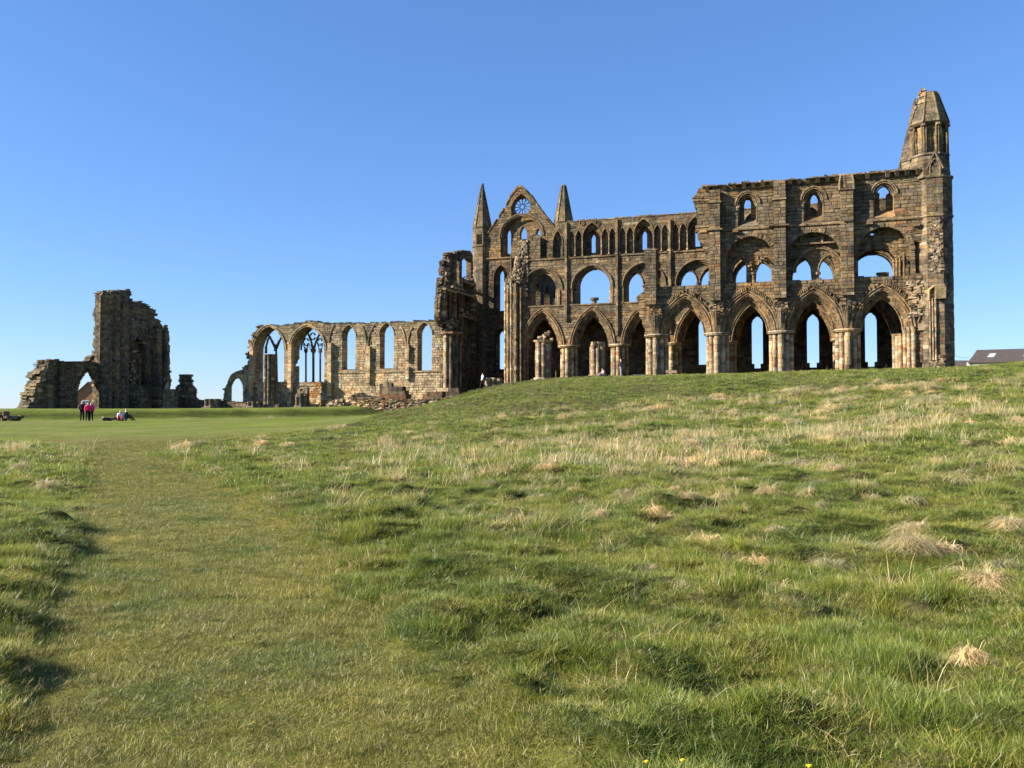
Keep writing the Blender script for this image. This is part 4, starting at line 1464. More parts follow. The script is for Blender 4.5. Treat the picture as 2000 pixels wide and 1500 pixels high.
# ================================================================== NAVE WALL
random.seed(41)
NV0, NV1 = 14.3, 15.7
nave = Thing('nave_wall', -62, NV0, .4, 'pale sunlit nave wall with three tall lancets and two traceried windows', 'ruined wall')
Np = lambda *pts: [A(x, y, NV0) for x, y in pts]
no = Np((487, 690), (485, 680), (490, 667), (494, 655), (501, 645), (505, 638), (518, 635), (530, 634), (545, 637), (557, 636), (575, 633), (596, 629), (606, 627), (622, 630), (637, 632), (670, 632), (720, 631), (760, 629), (800, 628), (850, 626), (862, 625))
no += [(-46.9, no[-1][1]), (-46.9, .0), (A(489, 0, NV0)[0], -0.4)]
nd = Np((489, 706), (480, 714), (471, 722), (461, 725), (452, 730), (445, 740), (440, 755), (437, 765))[::-1]
nd += [(A(489, 0, NV0)[0], -.6), (A(437, 0, NV0)[0], -.6)]
nhd = arch_hole(-78.9, A(463, 760, NV0)[1], 1.15, arch_R(1.15, A(463, 736, NV0)[1] - A(463, 760, NV0)[1]), A(463, 793, NV0)[1], 8)
nh = []


def nave_lancet(px, half, ytop, ybot):
    a, zt_ = A(px, ytop, NV0)
    zb = A(px, ybot, NV0)[1]
    return (a, zt_ - 1.45, half, arch_R(half, 1.45), zb)


NL = [nave_lancet(681.5, 1.0, 636, 722), nave_lancet(755.5, 1.0, 632, 720), nave_lancet(829.5, 1.0, 631, 724)]
for (a, zz, hh, R, zb) in NL:
    nh.append(arch_hole(a, zz, hh, R, zb, 8))
T1 = (A(531, 0, NV0)[0], 2.45); T2 = (A(605, 0, NV0)[0], 2.65)
for (a, hh), px in ((T1, 532), (T2, 605)):
    nh.append(arch_hole(a, A(px, 684, NV0)[1], hh, arch_R(hh, A(px, 638, NV0)[1] - A(px, 684, NV0)[1]), A(px, 746, NV0)[1], 12))
ad = A(460, 0, NV0)[0]
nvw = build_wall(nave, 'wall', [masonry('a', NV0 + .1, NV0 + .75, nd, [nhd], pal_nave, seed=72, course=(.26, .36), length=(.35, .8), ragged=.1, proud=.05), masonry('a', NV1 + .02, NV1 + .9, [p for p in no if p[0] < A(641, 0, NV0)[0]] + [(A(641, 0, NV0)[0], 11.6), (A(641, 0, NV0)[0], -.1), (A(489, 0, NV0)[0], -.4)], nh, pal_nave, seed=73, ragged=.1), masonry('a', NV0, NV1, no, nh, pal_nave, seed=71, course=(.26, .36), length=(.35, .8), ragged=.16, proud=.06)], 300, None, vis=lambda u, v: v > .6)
# sloping sills
for (a, zz, hh, R, zb) in NL:
    g = Geo()
    g.hexa([(a - hh, NV0 - .06, zb - .55), (a + hh, NV0 - .06, zb - .55), (a + hh, NV1, zb - .55), (a - hh, NV1, zb - .55),
            (a - hh, NV0 - .04, zb - .42), (a + hh, NV0 - .04, zb - .42), (a + hh, NV1 - .3, zb + .1), (a - hh, NV1 - .3, zb + .1)], P_NAVE())
    roll(g, a, zz, hh + .1, R + .1, 0, NV0 - .05, .07, P_NAVETOP)
    nave.part('window_sill', g, nvw)
g = Geo()
u = A(641, 0, NV0)[0]
zst = A(700, 728, NV0)[1]
while u < -47:
    ln = random.uniform(.7, 1.2)
    g.box(u, u + ln - .02, NV0 - .13, NV0 + .02, zst - .06, zst + .07, P_NAVETOP(), .008)
    u += ln
u = -77
while u < -66.8:
    ln = random.uniform(.7, 1.2)
    g.box(u, u + ln - .02, NV0 - .13, NV0 + .02, zst - 1.7, zst - 1.55, P_NAVETOP(), .008)
    u += ln
nave.part('string_course', g, nvw, kind='stuff')
# vault responds and wall ribs
for px, y0, y1, pj in ((646, 800, 671, .55), (569, 797, 673, .6), (721, 748, 677, .42), (797, 705, 674, .42), (797, 741, 716, .4), (494, 795, 678, .55)):
    g = Geo()
    q0 = A(px, y0, NV0); q1 = A(px, y1, NV0)
    z = max(q0[1], .1)
    while z < q1[1]:
        hh = min(random.uniform(.26, .36), q1[1] - z + .02)
        g.box(q0[0] - .28, q0[0] + .28, NV0 - pj * random.uniform(.9, 1.05), NV0 + .05, z + .008, z + hh - .008, P_NAVE(), .012)
        z += hh
    nave.part('respond', g, nvw)
g = Geo()
for (c0, c1, zsp, ztop, t0, t1) in ((646, 721, 672, 622, .0, .5), (721, 797, 676, 622, .0, .6), (797, 872, 676, 622, .0, .55)):
    for side, c in ((-1, c0), (1, c1)):
        a0 = A(c0, 0, NV0)[0]; a1 = A(c1, 0, NV0)[0]
        mid = (a0 + a1) / 2; hh = (a1 - a0) / 2 - .12
        zz = A((c0 + c1) / 2, zsp, NV0)[1]
        pts = arch_pts(mid, zz, hh, arch_R(hh, 4.4), 16)
        pts = pts[:17] if side < 0 else pts[16:][::-1]
        pts = pts[:int(16 * (t1 if side < 0 else t1 * .9)) + 1]
        g.tube([(u, NV0 - .08, z) for u, z in pts], .09, 5, P_NAVETOP())
nave.part('wall_rib', g, nvw)
# tracery window arches
for (a, hh), px in ((T1, 532), (T2, 605)):
    g = Geo()
    zz = A(px, 684, NV0)[1]; Ra = arch_R(hh, A(px, 638, NV0)[1] - zz)
    ring(g, a, zz, hh + .34, Ra + .34, 0, .32, NV0 - .1, NV0 + .4, P_NAVETOP, 13)
    roll(g, a, zz, hh + .3, Ra + .3, 0, NV0 - .12, .07, P_NAVE)
    nave.part('voussoirs', g, nvw)
g = Geo()
tb_ = NV0 + 1.7
dk = (.15, .12, .10)
q = lambda px, py: (A(px, py, tb_)[0], tb_, A(px, py, tb_)[1])
# second window: three mullions, capitals and bar tracery
for px, r in ((597.5, .14), (612, .19), (625.5, .14)):
    g.tube([q(px, 747), q(px, 684)], r, 6, dk)
    g.tube([q(px, 748), q(px, 744)], [r * 2.1, r * 1.1], 6, dk)
    g.tube([q(px, 690), q(px, 686), q(px, 681)], [r * 1.1, r * 2.2, r * 2.0], 6, dk)
    # small heads
    g.tube([q(px, 686), q(px - 3.5, 678), q(px - 5, 673)], .07, 5, dk); g.tube([q(px, 686), q(px + 3.5, 678), q(px + 5, 673)], .07, 5, dk)
g.tube([q(612, 684), q(608, 668), q(603, 655), q(600, 648)], .15, 5, dk)
g.tube([q(612, 684), q(616, 670), q(620, 660), q(625, 652)], .15, 5, dk)
g.tube([q(588, 683), q(590, 672), q(597.5, 680), q(604, 670), q(606, 683)], .06, 5, dk)
for cx_, cy_, rr in ((598, 668, .42), (625, 668, .42), (611, 657, .42)):
    c = q(cx_, cy_)
    pts = [(c[0] + rr * math.cos(t), tb_, c[2] + rr * 1.15 * math.sin(t)) for t in np.linspace(math.pi * .1, math.pi * 1.9, 13)]
    g.tube(pts, .09, 5, dk)
    for k in range(4):
        t = math.pi / 2 * k + .7
        g.rock((c[0] + (rr - .1) * math.cos(t), tb_, c[2] + (rr - .1) * 1.15 * math.sin(t)), .1, .08, .1, dk)
g.tube([q(588, 684), q(589, 672), q(594, 660), q(600, 650), q(607, 645)], .13, 5, dk)
g.tube([q(637, 690), q(635, 672), q(630, 660), q(622, 650)], .10, 5, dk)
nave.part('tracery', g, nvw)
g = Geo()
# first window: single mullion rising to a broken Y
g.tube([q(541, 746), q(540, 700), q(539, 678)], .16, 6, dk)
g.tube([q(539, 680), q(534, 672), q(529, 662), q(525, 655)], [.3, .2, .17, .14], 6, dk)
g.tube([q(539, 680), q(544, 670), q(549, 660), q(553, 655)], [.3, .2, .15, .12], 6, dk)
g.tube([q(519, 690), q(520, 676), q(523, 664), q(527, 655)], [.22, .15, .16, .1], 5, dk)
for p in ((532, 667), (535, 673), (545, 667), (527, 659), (541, 679), (537, 684), (519, 679), (556, 676)):
    c = q(*p)
    g.rock(c, .17, .12, .17, dk)
nave.part('tracery', g, nvw)
# ragged rubble on the left shoulder
g = Geo()
pts = []
for p0, p1 in (((488, 668), (505, 640)), ((487, 700), (488, 670)), ((472, 724), (487, 708)), ((440, 762), (462, 729)), ((500, 760), (497, 700)), ((496, 790), (494, 720))):
    for t in np.linspace(0, 1, 6):
        u, z = A(p0[0] + (p1[0] - p0[0]) * t, p0[1] + (p1[1] - p0[1]) * t, NV0)
        pts.append((u, NV0 + .3 * random.random(), z))
rubble_heap(g, pts, 170, (.12, .26), P_NAVETOP, .15)
nave.part('rubble', g, nvw, kind='stuff')
g = Geo()
u = -76.5
while u < -47:
    ln = random.uniform(.3, .7)
    px_ = 1000 + FPX * (W(u, NV0)[0] / W(u, NV0)[1])
    # top line follows the traced outline
    iv = [p for p in no if p[1] > 8]
    us = np.array([p[0] for p in iv]); zs_ = np.array([p[1] for p in iv]); o_ = np.argsort(us)
    zt_ = float(np.interp(u + ln / 2, us[o_], zs_[o_]))
    if zt_ > 10.8 and random.random() < .9:
        g.box(u, u + ln - .03, NV0 - .05, NV1 + .05, zt_ - .1, zt_ + random.uniform(.02, .2), (.10, .095, .075), .04)
    u += ln
nave.part('coping', g, nvw)
# low dark wall seen through the doorway
# ================================================================== WEST FRONT
random.seed(51)
WA = -91.0
west = Thing('west_front', WA - 1, 3, .2, 'shadowed west front with one tall broken tower and a low arched doorway', 'abbey ruin')
_w2 = lambda *pts: [B(x, y, WA - (1.1 if x < 92 else .9 if 193 < x < 202 else 0)) for x, y in pts]
wout = _w2((38, 802), (47, 786), (52, 775), (58, 757), (66, 742), (68, 726), (76, 718), (85, 706), (96, 703), (110, 702), (113, 706), (140, 706), (180, 706), (188, 707), (190, 701), (196, 688), (197, 650), (198, 610), (200, 590), (200, 577), (208, 572), (222, 568), (238, 566), (252, 569), (255, 573), (255, 584), (262, 591), (268, 588), (276, 587), (280, 592), (287, 594), (292, 599), (297, 604), (305, 604), (306, 616), (301, 618), (308, 624), (313, 627), (317, 635), (320, 642), (325, 645), (325, 690), (321, 706), (318, 716), (318, 738), (322, 750), (330, 752), (333, 802))
wfh = [Bp(WA, (148, 803), (148, 765), (151, 746), (157, 731), (166, 721), (174, 719), (183, 726), (190, 742), (193, 765), (193, 803)),
       Bp(WA, (250, 755), (250, 690), (257, 672), (268, 658), (278, 667), (285, 685), (288, 700), (288, 755)), Bp(WA, (205, 707), (205, 675), (209, 671), (213, 676), (213, 707))]
wbh = [Bp(WA - 2.0, (140, 803), (140, 765), (146, 744), (156, 729), (168, 720), (179, 726), (181, 747), (181, 803))]
wm = [masonry('b', WA, WA - 1.0, wout, wfh, P_WEST, seed=81, ragged=.38, rough=.03, course=(.3, .42), length=(.45, 1.0)),
      masonry('b', WA - 1.02, WA - 2.0, wout, wbh, P_WEST, seed=82, ragged=.45, rough=.03, course=(.3, .42), length=(.45, 1.0))]
ww = build_wall(west, 'wall', wm, 220, None)
g = Geo()      # stair turret and buttress masses standing off the wall face
zb0 = -.2
for px, ytop, r, off in ((207, 578, 1.15, .5), (225, 573, .95, .5), (243, 568, 1.0, .45)):
    b_, zt_ = B(px, ytop, WA + off)
    octo_masonry(g, WA + off - .3, b_, r, r * .96, zb0, zt_, P_WEST)
for px, ytop, wdt, dep in ((268, 600, .0, 0), (303, 640, .9, 1.1), (316, 650, .7, 1.4), (118, 715, .8, .6), (95, 712, .8, .5)):
    if wdt == 0: continue
    b_, zt_ = B(px, ytop, WA)
    z = zb0
    while z < zt_:
        hh = random.uniform(.3, .42)
        g.box(WA - .1, WA + dep * (1 - .25 * (z / zt_)) * random.uniform(.9, 1.05), b_ - wdt / 2, b_ + wdt / 2, z + .01, z + hh - .01, P_WEST(), .03)
        z += hh
west.part('stair_turret', g, ww)
g = Geo()
edge = []
for p0, p1 in (((60, 798), (70, 760)), ((72, 752), (84, 722)), ((84, 718), (98, 706)), ((110, 706), (118, 745)), ((76, 742), (110, 748)), ((186, 740), (191, 800)), ((253, 690), (254, 750)), ((257, 700), (262, 745)), ((200, 575), (250, 568)), ((304, 760), (335, 770)), ((300, 745), (330, 752)), ((320, 642), (325, 760))):
    m = 8
    for t in np.linspace(0, 1, m):
        u, z = B(p0[0] + (p1[0] - p0[0]) * t, p0[1] + (p1[1] - p0[1]) * t, WA - .6)
        edge.append((WA - random.uniform(.1, .9), u, z))
rubble_heap(g, edge, 760, (.14, .34), P_RUBBLE, .16)
west.part('rubble', g, ww, kind='stuff')
g = Geo()
for off, d, r in ((-.1, WA + .05, .12), (.3, WA - .2, .1)):
    bb, zz = B(171, 765, WA)
    g = Geo(); roll(g, bb, zz, 2.45, arch_R(2.45, 3.5), off, d, r, P_WEST, axis='b'); west.part('arch_moulding', g, ww)
g = Geo()
bb, zz = B(270, 700, WA)
for off, d, r in ((-.15, WA + .05, .12), (.2, WA - .25, .1)):
    roll(g, bb, zz, 2.0, arch_R(2.0, 4.2), off, d, r, P_WEST, axis='b', z0=zz - 3)
q_ = B(273, 700, WA - .4)
g.drums(WA - .4, q_[0], .16, B(273, 757, WA)[1], q_[1], P_ARCH, n=7)
west.part('arch_moulding', g, ww)

# ================================================================== free standing fragments
random.seed(61)


def zat(a, b):
    X, Y, _ = W(a, b)
    return gz(X, Y)


def stump(px, ybase, ytop, b, r, label, tall=False, cat='column stump', pal=P_PIER, ragged=.15, n=8, rs=.2, plinth=True):
    a = A(px, 700, b)[0]
    z0 = zat(a, b)
    z1 = A(px, ytop, b)[1]
    T = Thing('column', a, b, z0, label, cat)
    g = Geo()
    octo_masonry(g, a, b, r, r, z0 - .2, z1, pal)
    core = T.part('core', g)
    for k in range(n):
        an = 2 * math.pi * k / n + .3
        gs = Geo()
        gs.drums(a + r * math.cos(an), b + r * math.sin(an), rs * (1.1 if k % 2 else .85), z0 - .2, z1 - random.uniform(0, ragged), pal, n=9)
        T.part('shaft', gs)
    if plinth:
        gb = Geo()
        gb.prism(octo(a, b, r + rs + .22), z0 - .3, z0 + .32, pal(), octo(a, b, r + rs + .1))
        gb.prism(octo(a, b, r + rs + .42), z0 - .3, z0 + .14, pal())
        T.part('base', gb)
    return T, a, z0, z1


P_OLD = palf(grey=4, olive=3, pale=1.2, tan=1.5, dark=1)
stump(1167, 740, 668, 0, .62, 'broken clustered column with a stepped top, right of two freestanding ones by the choir', cat='broken column', ragged=.9, rs=.22)
T_, a_, z0_, z1_ = stump(1061, 742, 664, 0, .66, 'broken clustered column with the remains of its capital, left of two by the choir', cat='broken column', ragged=.1, rs=.22)
gq = Geo(); gq.prism(octo(a_, 0, .95), z1_ - .25, z1_ - .05, P_PIER(), octo(a_, 0, 1.1)); rubble_heap(gq, [(a_ + .3, 0, z1_ + .15)], 16, (.12, .3), P_RUBBLE, .3)
T_.part('capital', gq)
T_, a_, z0_, z1_ = stump(528, 797, 694, 10.5, .62, 'tall clustered pillar standing alone before the nave windows', cat='pillar', pal=P_OLD, ragged=.06, rs=.24)
gq = Geo(); gq.prism(octo(a_, 10.5, .92), z1_, z1_ + .12, P_OLD()); T_.part('cap_stone', gq)
stump(499, 797, 784, 8.5, .85, 'low broad column base left of the tall pillar', pal=P_OLD, ragged=.05)
T_, a_, z0_, z1_ = stump(591, 797, 768, 9.5, .75, 'broken column stump with jagged top below the traceried window', pal=P_OLD, ragged=.5)
gq = Geo()
for dx, hh in ((-.35, .6), (.1, .25), (.65, .75)):
    gq.box(a_ + dx - .22, a_ + dx + .22, 9.2, 9.8, z1_ - .3, z1_ + hh, P_OLD(), .05)
T_.part('broken_top', gq)
stump(417, 797, 779, 8.5, .9, 'wide drum shaped column base between doorway arch and wall fragment', pal=P_OLD, ragged=.03, rs=.25)
T_, a_, z0_, z1_ = stump(334, 799, 760, 6.5, .75, 'eroded column stump with a leaning figure like stone on its left', pal=P_OLD, ragged=.3)
gq = Geo()
gq.tube([(a_ - .5, 6.3, z1_ - .3), (a_ - .42, 6.3, z1_ + .4), (a_ - .3, 6.3, z1_ + .85)], [.35, .28, .1], 7, PAL['pale'])
T_.part('broken_top', gq)
stump(965, 760, 738, 0.5, .8, 'low clustered stump of a crossing pier at the mound edge', pal=P_PIER, ragged=.2, rs=.22, plinth=True)


def block_group(name, b, specs, label, cat, pal=P_OLD, jit=.03):
    """specs: px0,px1,ytop,ybot(None = ground),depth"""
    a0 = A((specs[0][0] + specs[0][1]) / 2, 700, b)[0]
    z0 = zat(a0, b)
    T = Thing(name, a0, b, z0, label, cat)
    for sp in specs:
        p0, p1, yt, yb, dep = sp[:5]
        pl = sp[5] if len(sp) > 5 else pal
        g = Geo()
        u0, u1 = A(p0, 700, b)[0], A(p1, 700, b)[0]
        zt_ = A((p0 + p1) / 2, yt, b)[1]
        zb_ = A((p0 + p1) / 2, yb, b)[1] if yb else zat((u0 + u1) / 2, b) - .25
        g.box(u0, u1, b, b + dep, zb_, zt_, pl(), jit)
        T.part('block', g)
    return T


block_group('stone_block', 8, [(244, 251, 791, None, .5), (249, 258, 787, 795, .6), (259, 270, 787, 793, .6), (260, 266, 792, None, .4)], 'small heap of carved stones on the bank before the dark tower', 'stones')
block_group('wall_fragment', 9.5, [(538, 545, 790, None, .8), (605, 616, 789, None, 1.0)], 'two low dressed blocks beside the jagged column stump', 'stones')
block_group('stone_coffin', -1, [(906, 928, 768, None, 1.0, P_PIER), (915, 924, 762, 768, .6), (928, 944, 763, None, 1.4, palf(dark=1, grey=1))], 'pale squared block with dark slabs at the left edge of the mound', 'stones')
block_group('stone_plinth', 6, [(741, 792, 770, None, 1.6, palf(red=1, dark=2, tan=1)), (759, 790, 763, 770, 1.3, P_OLD), (760, 787, 755, 763, .9, palf(dark=3, grey=1)), (741, 748, 749, 770, .5, palf(dark=2, grey=2)), (759, 765, 748, 763, .6, palf(dark=2, grey=2)),
                                (747, 758, 757, 770, .6, palf(tan=2, red=1)), (748, 757, 746, 757, .5, palf(tan=2, buff=1))], 'stepped plinth of broken stonework before the nave wall', 'stones')
block_group('stone_slab', 5, [(834, 863, 765, None, 1.2, palf(dark=3, red=1)), (826, 836, 770, None, 1.0, palf(red=1, ochre=1, tan=1))], 'long dark slab low against the nave wall by the crossing pier', 'stones')

# fragment with upright stack
fa = 9.0
T_ = Thing('wall_fragment', A(358, 700, fa)[0], fa, zat(A(358, 700, fa)[0], fa), 'jagged wall fragment with a square stack on top, right of the tower', 'ruined wall')
fo = [A(x, y, fa) for x, y in ((338, 803), (340, 768), (343, 756), (350, 750), (351, 731), (365, 731), (366, 748), (370, 755), (373, 762), (374, 775), (380, 781), (400, 781), (440, 783), (480, 786), (486, 803))]
build_wall(T_, 'wall', [masonry('a', fa, fa + 1.1, fo, [], P_WEST, seed=91, ragged=.18, rough=.03)], 0)

# ------------------------------------------------------------------ rubble wall by the mound
random.seed(71)
rb = -1.5
ra0, ra1 = A(665, 800, rb)[0], A(905, 800, rb)[0]
rw = Thing('rubble_wall', (ra0 + ra1) / 2, rb, -.5, 'low wall of loose rubble stones below the nave, half buried by the mound', 'stone wall')


def rub_top(px):
    return float(np.interp(px, [650, 668, 672, 690, 700, 760, 820, 870, 900], [803, 800, 787, 783, 781, 780, 779, 777, 774]))


coreg = Geo()
n_ = 46
for i in range(n_):
    p0 = 668 + (905 - 668) * i / n_; p1 = 668 + (905 - 668) * (i + 1) / n_
    u0, u1 = A(p0, 790, rb)[0], A(p1, 790, rb)[0]
    zt_ = A(p0, rub_top((p0 + p1) / 2) + 3, rb)[1]
    coreg.box(u0, u1, rb + .15, rb + 1.2, zat(u0, rb) - .5, zt_, (.13, .11, .085))
rcore = rw.part('wall_core', coreg)
rwo = [(A(q_, 790, rb)[0], A(q_, rub_top(q_), rb)[1]) for q_ in range(668, 906, 6)]
rwo += [(rwo[-1][0], -1.4), (rwo[0][0], -1.4)]
_c, _b = masonry('a', rb, rb + .5, rwo, [], P_RUBBLE, course=(.11, .24), length=(.14, .46), ragged=.15, proud=.12, gap=.02, rough=.045, seed=95, core=False)
_b.sort(key=lambda b: -b[0] * (b[2] > zat(b[1], rb)))
gs_ = Geo()
for i, b_ in enumerate(_b):
    g = Geo() if i < 290 else gs_
    g.hexa(b_[3], b_[4])
    if i < 290: rw.part('stone', g)
rw.part('stonework', gs_, kind='stuff')
stones = []
for _ in range(60):      # the lower outlying part
    pxx = random.uniform(642, 672)
    a_ = A(pxx, 805, rb)[0]
    stones.append((.02, (a_, rb - .1 + random.uniform(-.2, .2), zat(a_, rb) + random.uniform(.0, .75) * min(1, (pxx - 636) / 20)), random.uniform(.15, .3), random.uniform(.15, .25), random.uniform(.1, .18), P_RUBBLE()))
stones.sort(key=lambda s: -s[0])
rest = Geo()
for i, (ar, c, rx, ry, rz_, t) in enumerate(stones):
    rest.rock(c, rx, ry, rz_, t, rot=random.uniform(-.4, .4))
rw.part('loose_stones', rest, kind='stuff')
# broken wall of flat slabs above the rubble wall
fo = [A(x, y, 3) for x, y in ((681, 790), (684, 776), (693, 768), (706, 767), (708, 772), (730, 774), (742, 777), (742, 790))]
T_ = Thing('slab_wall', A(710, 780, 3)[0], 3, zat(A(710, 780, 3)[0], 3), 'broken stretch of flat slabs behind the rubble wall', 'stone wall')
build_wall(T_, 'wall', [masonry('a', 3, 3.9, fo, [], palf(grey=2, dark=2, olive=2, tan=1), seed=92, course=(.12, .2), length=(.3, .9), ragged=.3, rough=.03, proud=.12)], 60)
# rubble at the far left edge
g_l = G(18, 822, 76)
T_ = WThing('rubble_wall', g_l[0], g_l[1], gz(g_l[0], g_l[1]), 'weathered rubble remains at the left edge of the lawn', 'stone wall')
for i in range(130):
    x = random.uniform(-53, -45.4)
    f = (x + 45.4) / -6.8
    z = gz(x, 80) + random.uniform(-.1, .75) * (1 if f > .12 else .6)
    g = Geo()
    g.rock((x, 80 + random.uniform(-.6, .6), z), random.uniform(.2, .5), random.uniform(.2, .4), random.uniform(.1, .2), P_WEST())
    T_.part('stone', g)

# ================================================================== TERRAIN
def build_terrain():
    xs = np.unique(np.concatenate([np.sinh(np.linspace(-5.2, 5.2, 420)) * (190 / math.sinh(5.2))]))
    ys = np.concatenate([np.linspace(-14, 3, 12)[:-1], 3 * np.exp(np.linspace(0, math.log(400 / 3.0), 400))])
    Xg, Yg = np.meshgrid(xs, ys)
    # refine the far rows sideways: shift x with depth so the fan follows the view and its margins
    Xg = Xg * (0.45 + 0.55 * np.clip(Yg / 60, 0, 1)) if False else Xg
    Z = ground(Xg, Yg)
    far = sstep(150, 230, Yg) * (1 - sstep(20, 60, Xg)) + sstep(95, 150, -Xg)
    Z = Z - np.clip(far, 0, 1) * 14
    # rows past the abbey on the right stay level
    nx, ny = len(xs), len(ys)
    V = np.c_[Xg.ravel(), Yg.ravel(), Z.ravel()]
    idx = np.arange(nx * ny).reshape(ny, nx)
    Fq = np.c_[idx[:-1, :-1].ravel(), idx[:-1, 1:].ravel(), idx[1:, 1:].ravel(), idx[1:, :-1].ravel()]
    me = bpy.data.meshes.new('ground')
    me.vertices.add(len(V)); me.vertices.foreach_set('co', V.ravel())
    me.loops.add(len(Fq) * 4); me.loops.foreach_set('vertex_index', Fq.ravel())
    me.polygons.add(len(Fq)); me.polygons.foreach_set('loop_start', np.arange(len(Fq)) * 4)
    me.update()
    pm = path_mask(Xg, Yg).ravel(); lm = lawn_mask(Xg, Yg).ravel(); bk = bank(Xg, Yg).ravel()
    at = me.attributes.new('mask', 'FLOAT_COLOR', 'POINT')
    arr = np.ones((len(V), 4), np.float32)
    arr[:, 0] = pm; arr[:, 1] = lm; arr[:, 2] = np.clip(2.2 - np.abs(bk - .45) * 5, 0, 1)
    arr[:, 3] = np.clip(1 - np.abs(bk - .02) * 40, 0, 1) * (vnoise(Xg * .22, Yg * .1, 31).ravel() > .42)
    at.data.foreach_set('color', arr.ravel())
    me.polygons.foreach_set('use_smooth', [True] * len(Fq))
    m, n, p = new_mat('turf')
    geo = N(n, 'ShaderNodeNewGeometry'); pos = geo.outputs['Position']
    att = N(n, 'ShaderNodeAttribute', attribute_name='mask')
    sep = N(n, 'ShaderNodeSeparateColor'); n.links.new(att.outputs['Color'], sep.inputs[0])
    big = noise_node(n, .22, 5, .6, pos); mid = noise_node(n, 2.0, 6, .7, pos); fine = noise_node(n, 30, 4, .75, pos)
    rough_c = ramp(n, mid.outputs[0], [(.3, (.016, .022, .005)), (.55, (.036, .042, .010)), (.75, (.075, .062, .024))])  # rough turf darkened so gaps between blades look like shadowed soil
    path_c = ramp(n, mid.outputs[0], [(.3, (.085, .084, .018)), (.5, (.13, .118, .03)), (.72, (.18, .148, .05))])
    path_b = ramp(n, big.outputs[0], [(.35, (.8, .95, .8)), (.65, (1.2, 1.08, 1.1))])
    path_c = mixc(n, 'MULTIPLY', 1, path_c, path_b)
    lawn_c = ramp(n, big.outputs[0], [(.35, (.095, .125, .022)), (.6, (.145, .168, .034)), (.75, (.185, .19, .05))])
    lm2 = ramp(n, mid.outputs[0], [(.3, (.8, .82, .8)), (.7, (1.15, 1.12, 1.1))])
    lawn_c = mixc(n, 'MULTIPLY', 1, lawn_c, lm2)
    c = mixc(n, 'MIX', sep.outputs[1], rough_c, lawn_c)
    c = mixc(n, 'MIX', sep.outputs[0], c, path_c)
    bankc = ramp(n, mid.outputs[0], [(.35, (.026, .036, .007)), (.58, (.048, .058, .012)), (.72, (.085, .075, .03))])
    c = mixc(n, 'MIX', sep.outputs[2], c, bankc)
    toe = ramp(n, mid.outputs[0], [(.4, (.10, .085, .04)), (.6, (.26, .20, .12))])
    c = mixc(n, 'MIX', att.outputs['Alpha'], c, toe)
    g3 = ramp(n, fine.outputs[0], [(.25, (.55, .58, .5)), (.7, (1.35, 1.32, 1.25))])
    c = mixc(n, 'MULTIPLY', 1, c, g3)
    n.links.new(c, p.inputs['Base Color'])
    p.inputs['Roughness'].default_value = 1
    p.inputs['Specular IOR Level'].default_value = .05
    b = N(n, 'ShaderNodeBump'); b.inputs['Strength'].default_value = .8; b.inputs['Distance'].default_value = .06
    n.links.new(mixc(n, 'MIX', .5, fine.outputs[0], mid.outputs[0]), b.inputs['Height'])
    n.links.new(b.outputs[0], p.inputs['Normal'])
    me.materials.append(m)
    o = bpy.data.objects.new('ground', me); COL.objects.link(o)
    o['kind'] = 'structure'
    return o


build_terrain()
# sea to the horizon
me = bpy.data.meshes.new('sea')
me.from_pydata([(-40000, 160, -50), (40000, 160, -50), (40000, 50000, -50), (-40000, 50000, -50)], [], [(0, 1, 2, 3)])
m, n, p = new_mat('sea_water')
p.inputs['Base Color'].default_value = (.06, .12, .2, 1); p.inputs['Roughness'].default_value = .35
me.materials.append(m)
o = bpy.data.objects.new('sea', me); COL.objects.link(o); o['kind'] = 'structure'
me = bpy.data.meshes.new('cliff_land')
me.from_pydata([(-600, -400, -30), (900, -400, -30), (900, 420, -30), (-600, 300, -30)], [], [(0, 1, 2, 3)])
me.materials.append(flat_mat('far_turf', (.09, .11, .03, 1), 1, .3, .05, .05))
o = bpy.data.objects.new('lower_land', me); COL.objects.link(o); o['kind'] = 'structure'

# ================================================================== BARN AND HOUSE
random.seed(81)
BY = 165.0


def far_box(g, x0, x1, y0, y1, z0, z1, tint):
    g.box(x0, x1, y0, y1, z0, z1, tint)


# barn: ridge and eaves run from the left gable away to the right
roofm = flat_mat('fibre_cement_roof', (.080, .060, .048, 1), .85, .3, .8)
wallm = flat_mat('timber_cladding', (.50, .47, .38, 1), .9, .15, 2.0)
skym = flat_mat('skylight_sheet', (.42, .44, .47, 1), .5, .1, 2.0)
e0 = G(1889, 708, BY); e1 = G(2075, 703, BY - 8); r0 = G(1909, 685, BY + 9); r1 = G(2092, 679.5, BY + 1)
barn = WThing('barn', (e0[0] + e1[0]) / 2, BY, e0[2] - 3, 'long barn with dark corrugated roof and pale boarded wall, right of the turret', 'barn')
g = Geo()
ez = 2.6
nb_ = 64
for i in range(nb_):
    t0, t1 = i / nb_, (i + .93) / nb_
    a_ = [e0[k] + (e1[k] - e0[k]) * t0 for k in range(3)]; b_ = [e0[k] + (e1[k] - e0[k]) * t1 for k in range(3)]
    g.hexa([(a_[0], a_[1], a_[2] - ez), (b_[0], b_[1], b_[2] - ez), (b_[0], b_[1] + .15, b_[2] - ez), (a_[0], a_[1] + .15, a_[2] - ez),
            (a_[0], a_[1], a_[2]), (b_[0], b_[1], b_[2]), (b_[0], b_[1] + .15, b_[2]), (a_[0], a_[1] + .15, a_[2])])
barn.part('cladding', g, mat=wallm)
g = Geo()
back0 = (2 * r0[0] - e0[0], BY + 18, e0[2]); back1 = (2 * r1[0] - e1[0], BY + 10, e1[2])
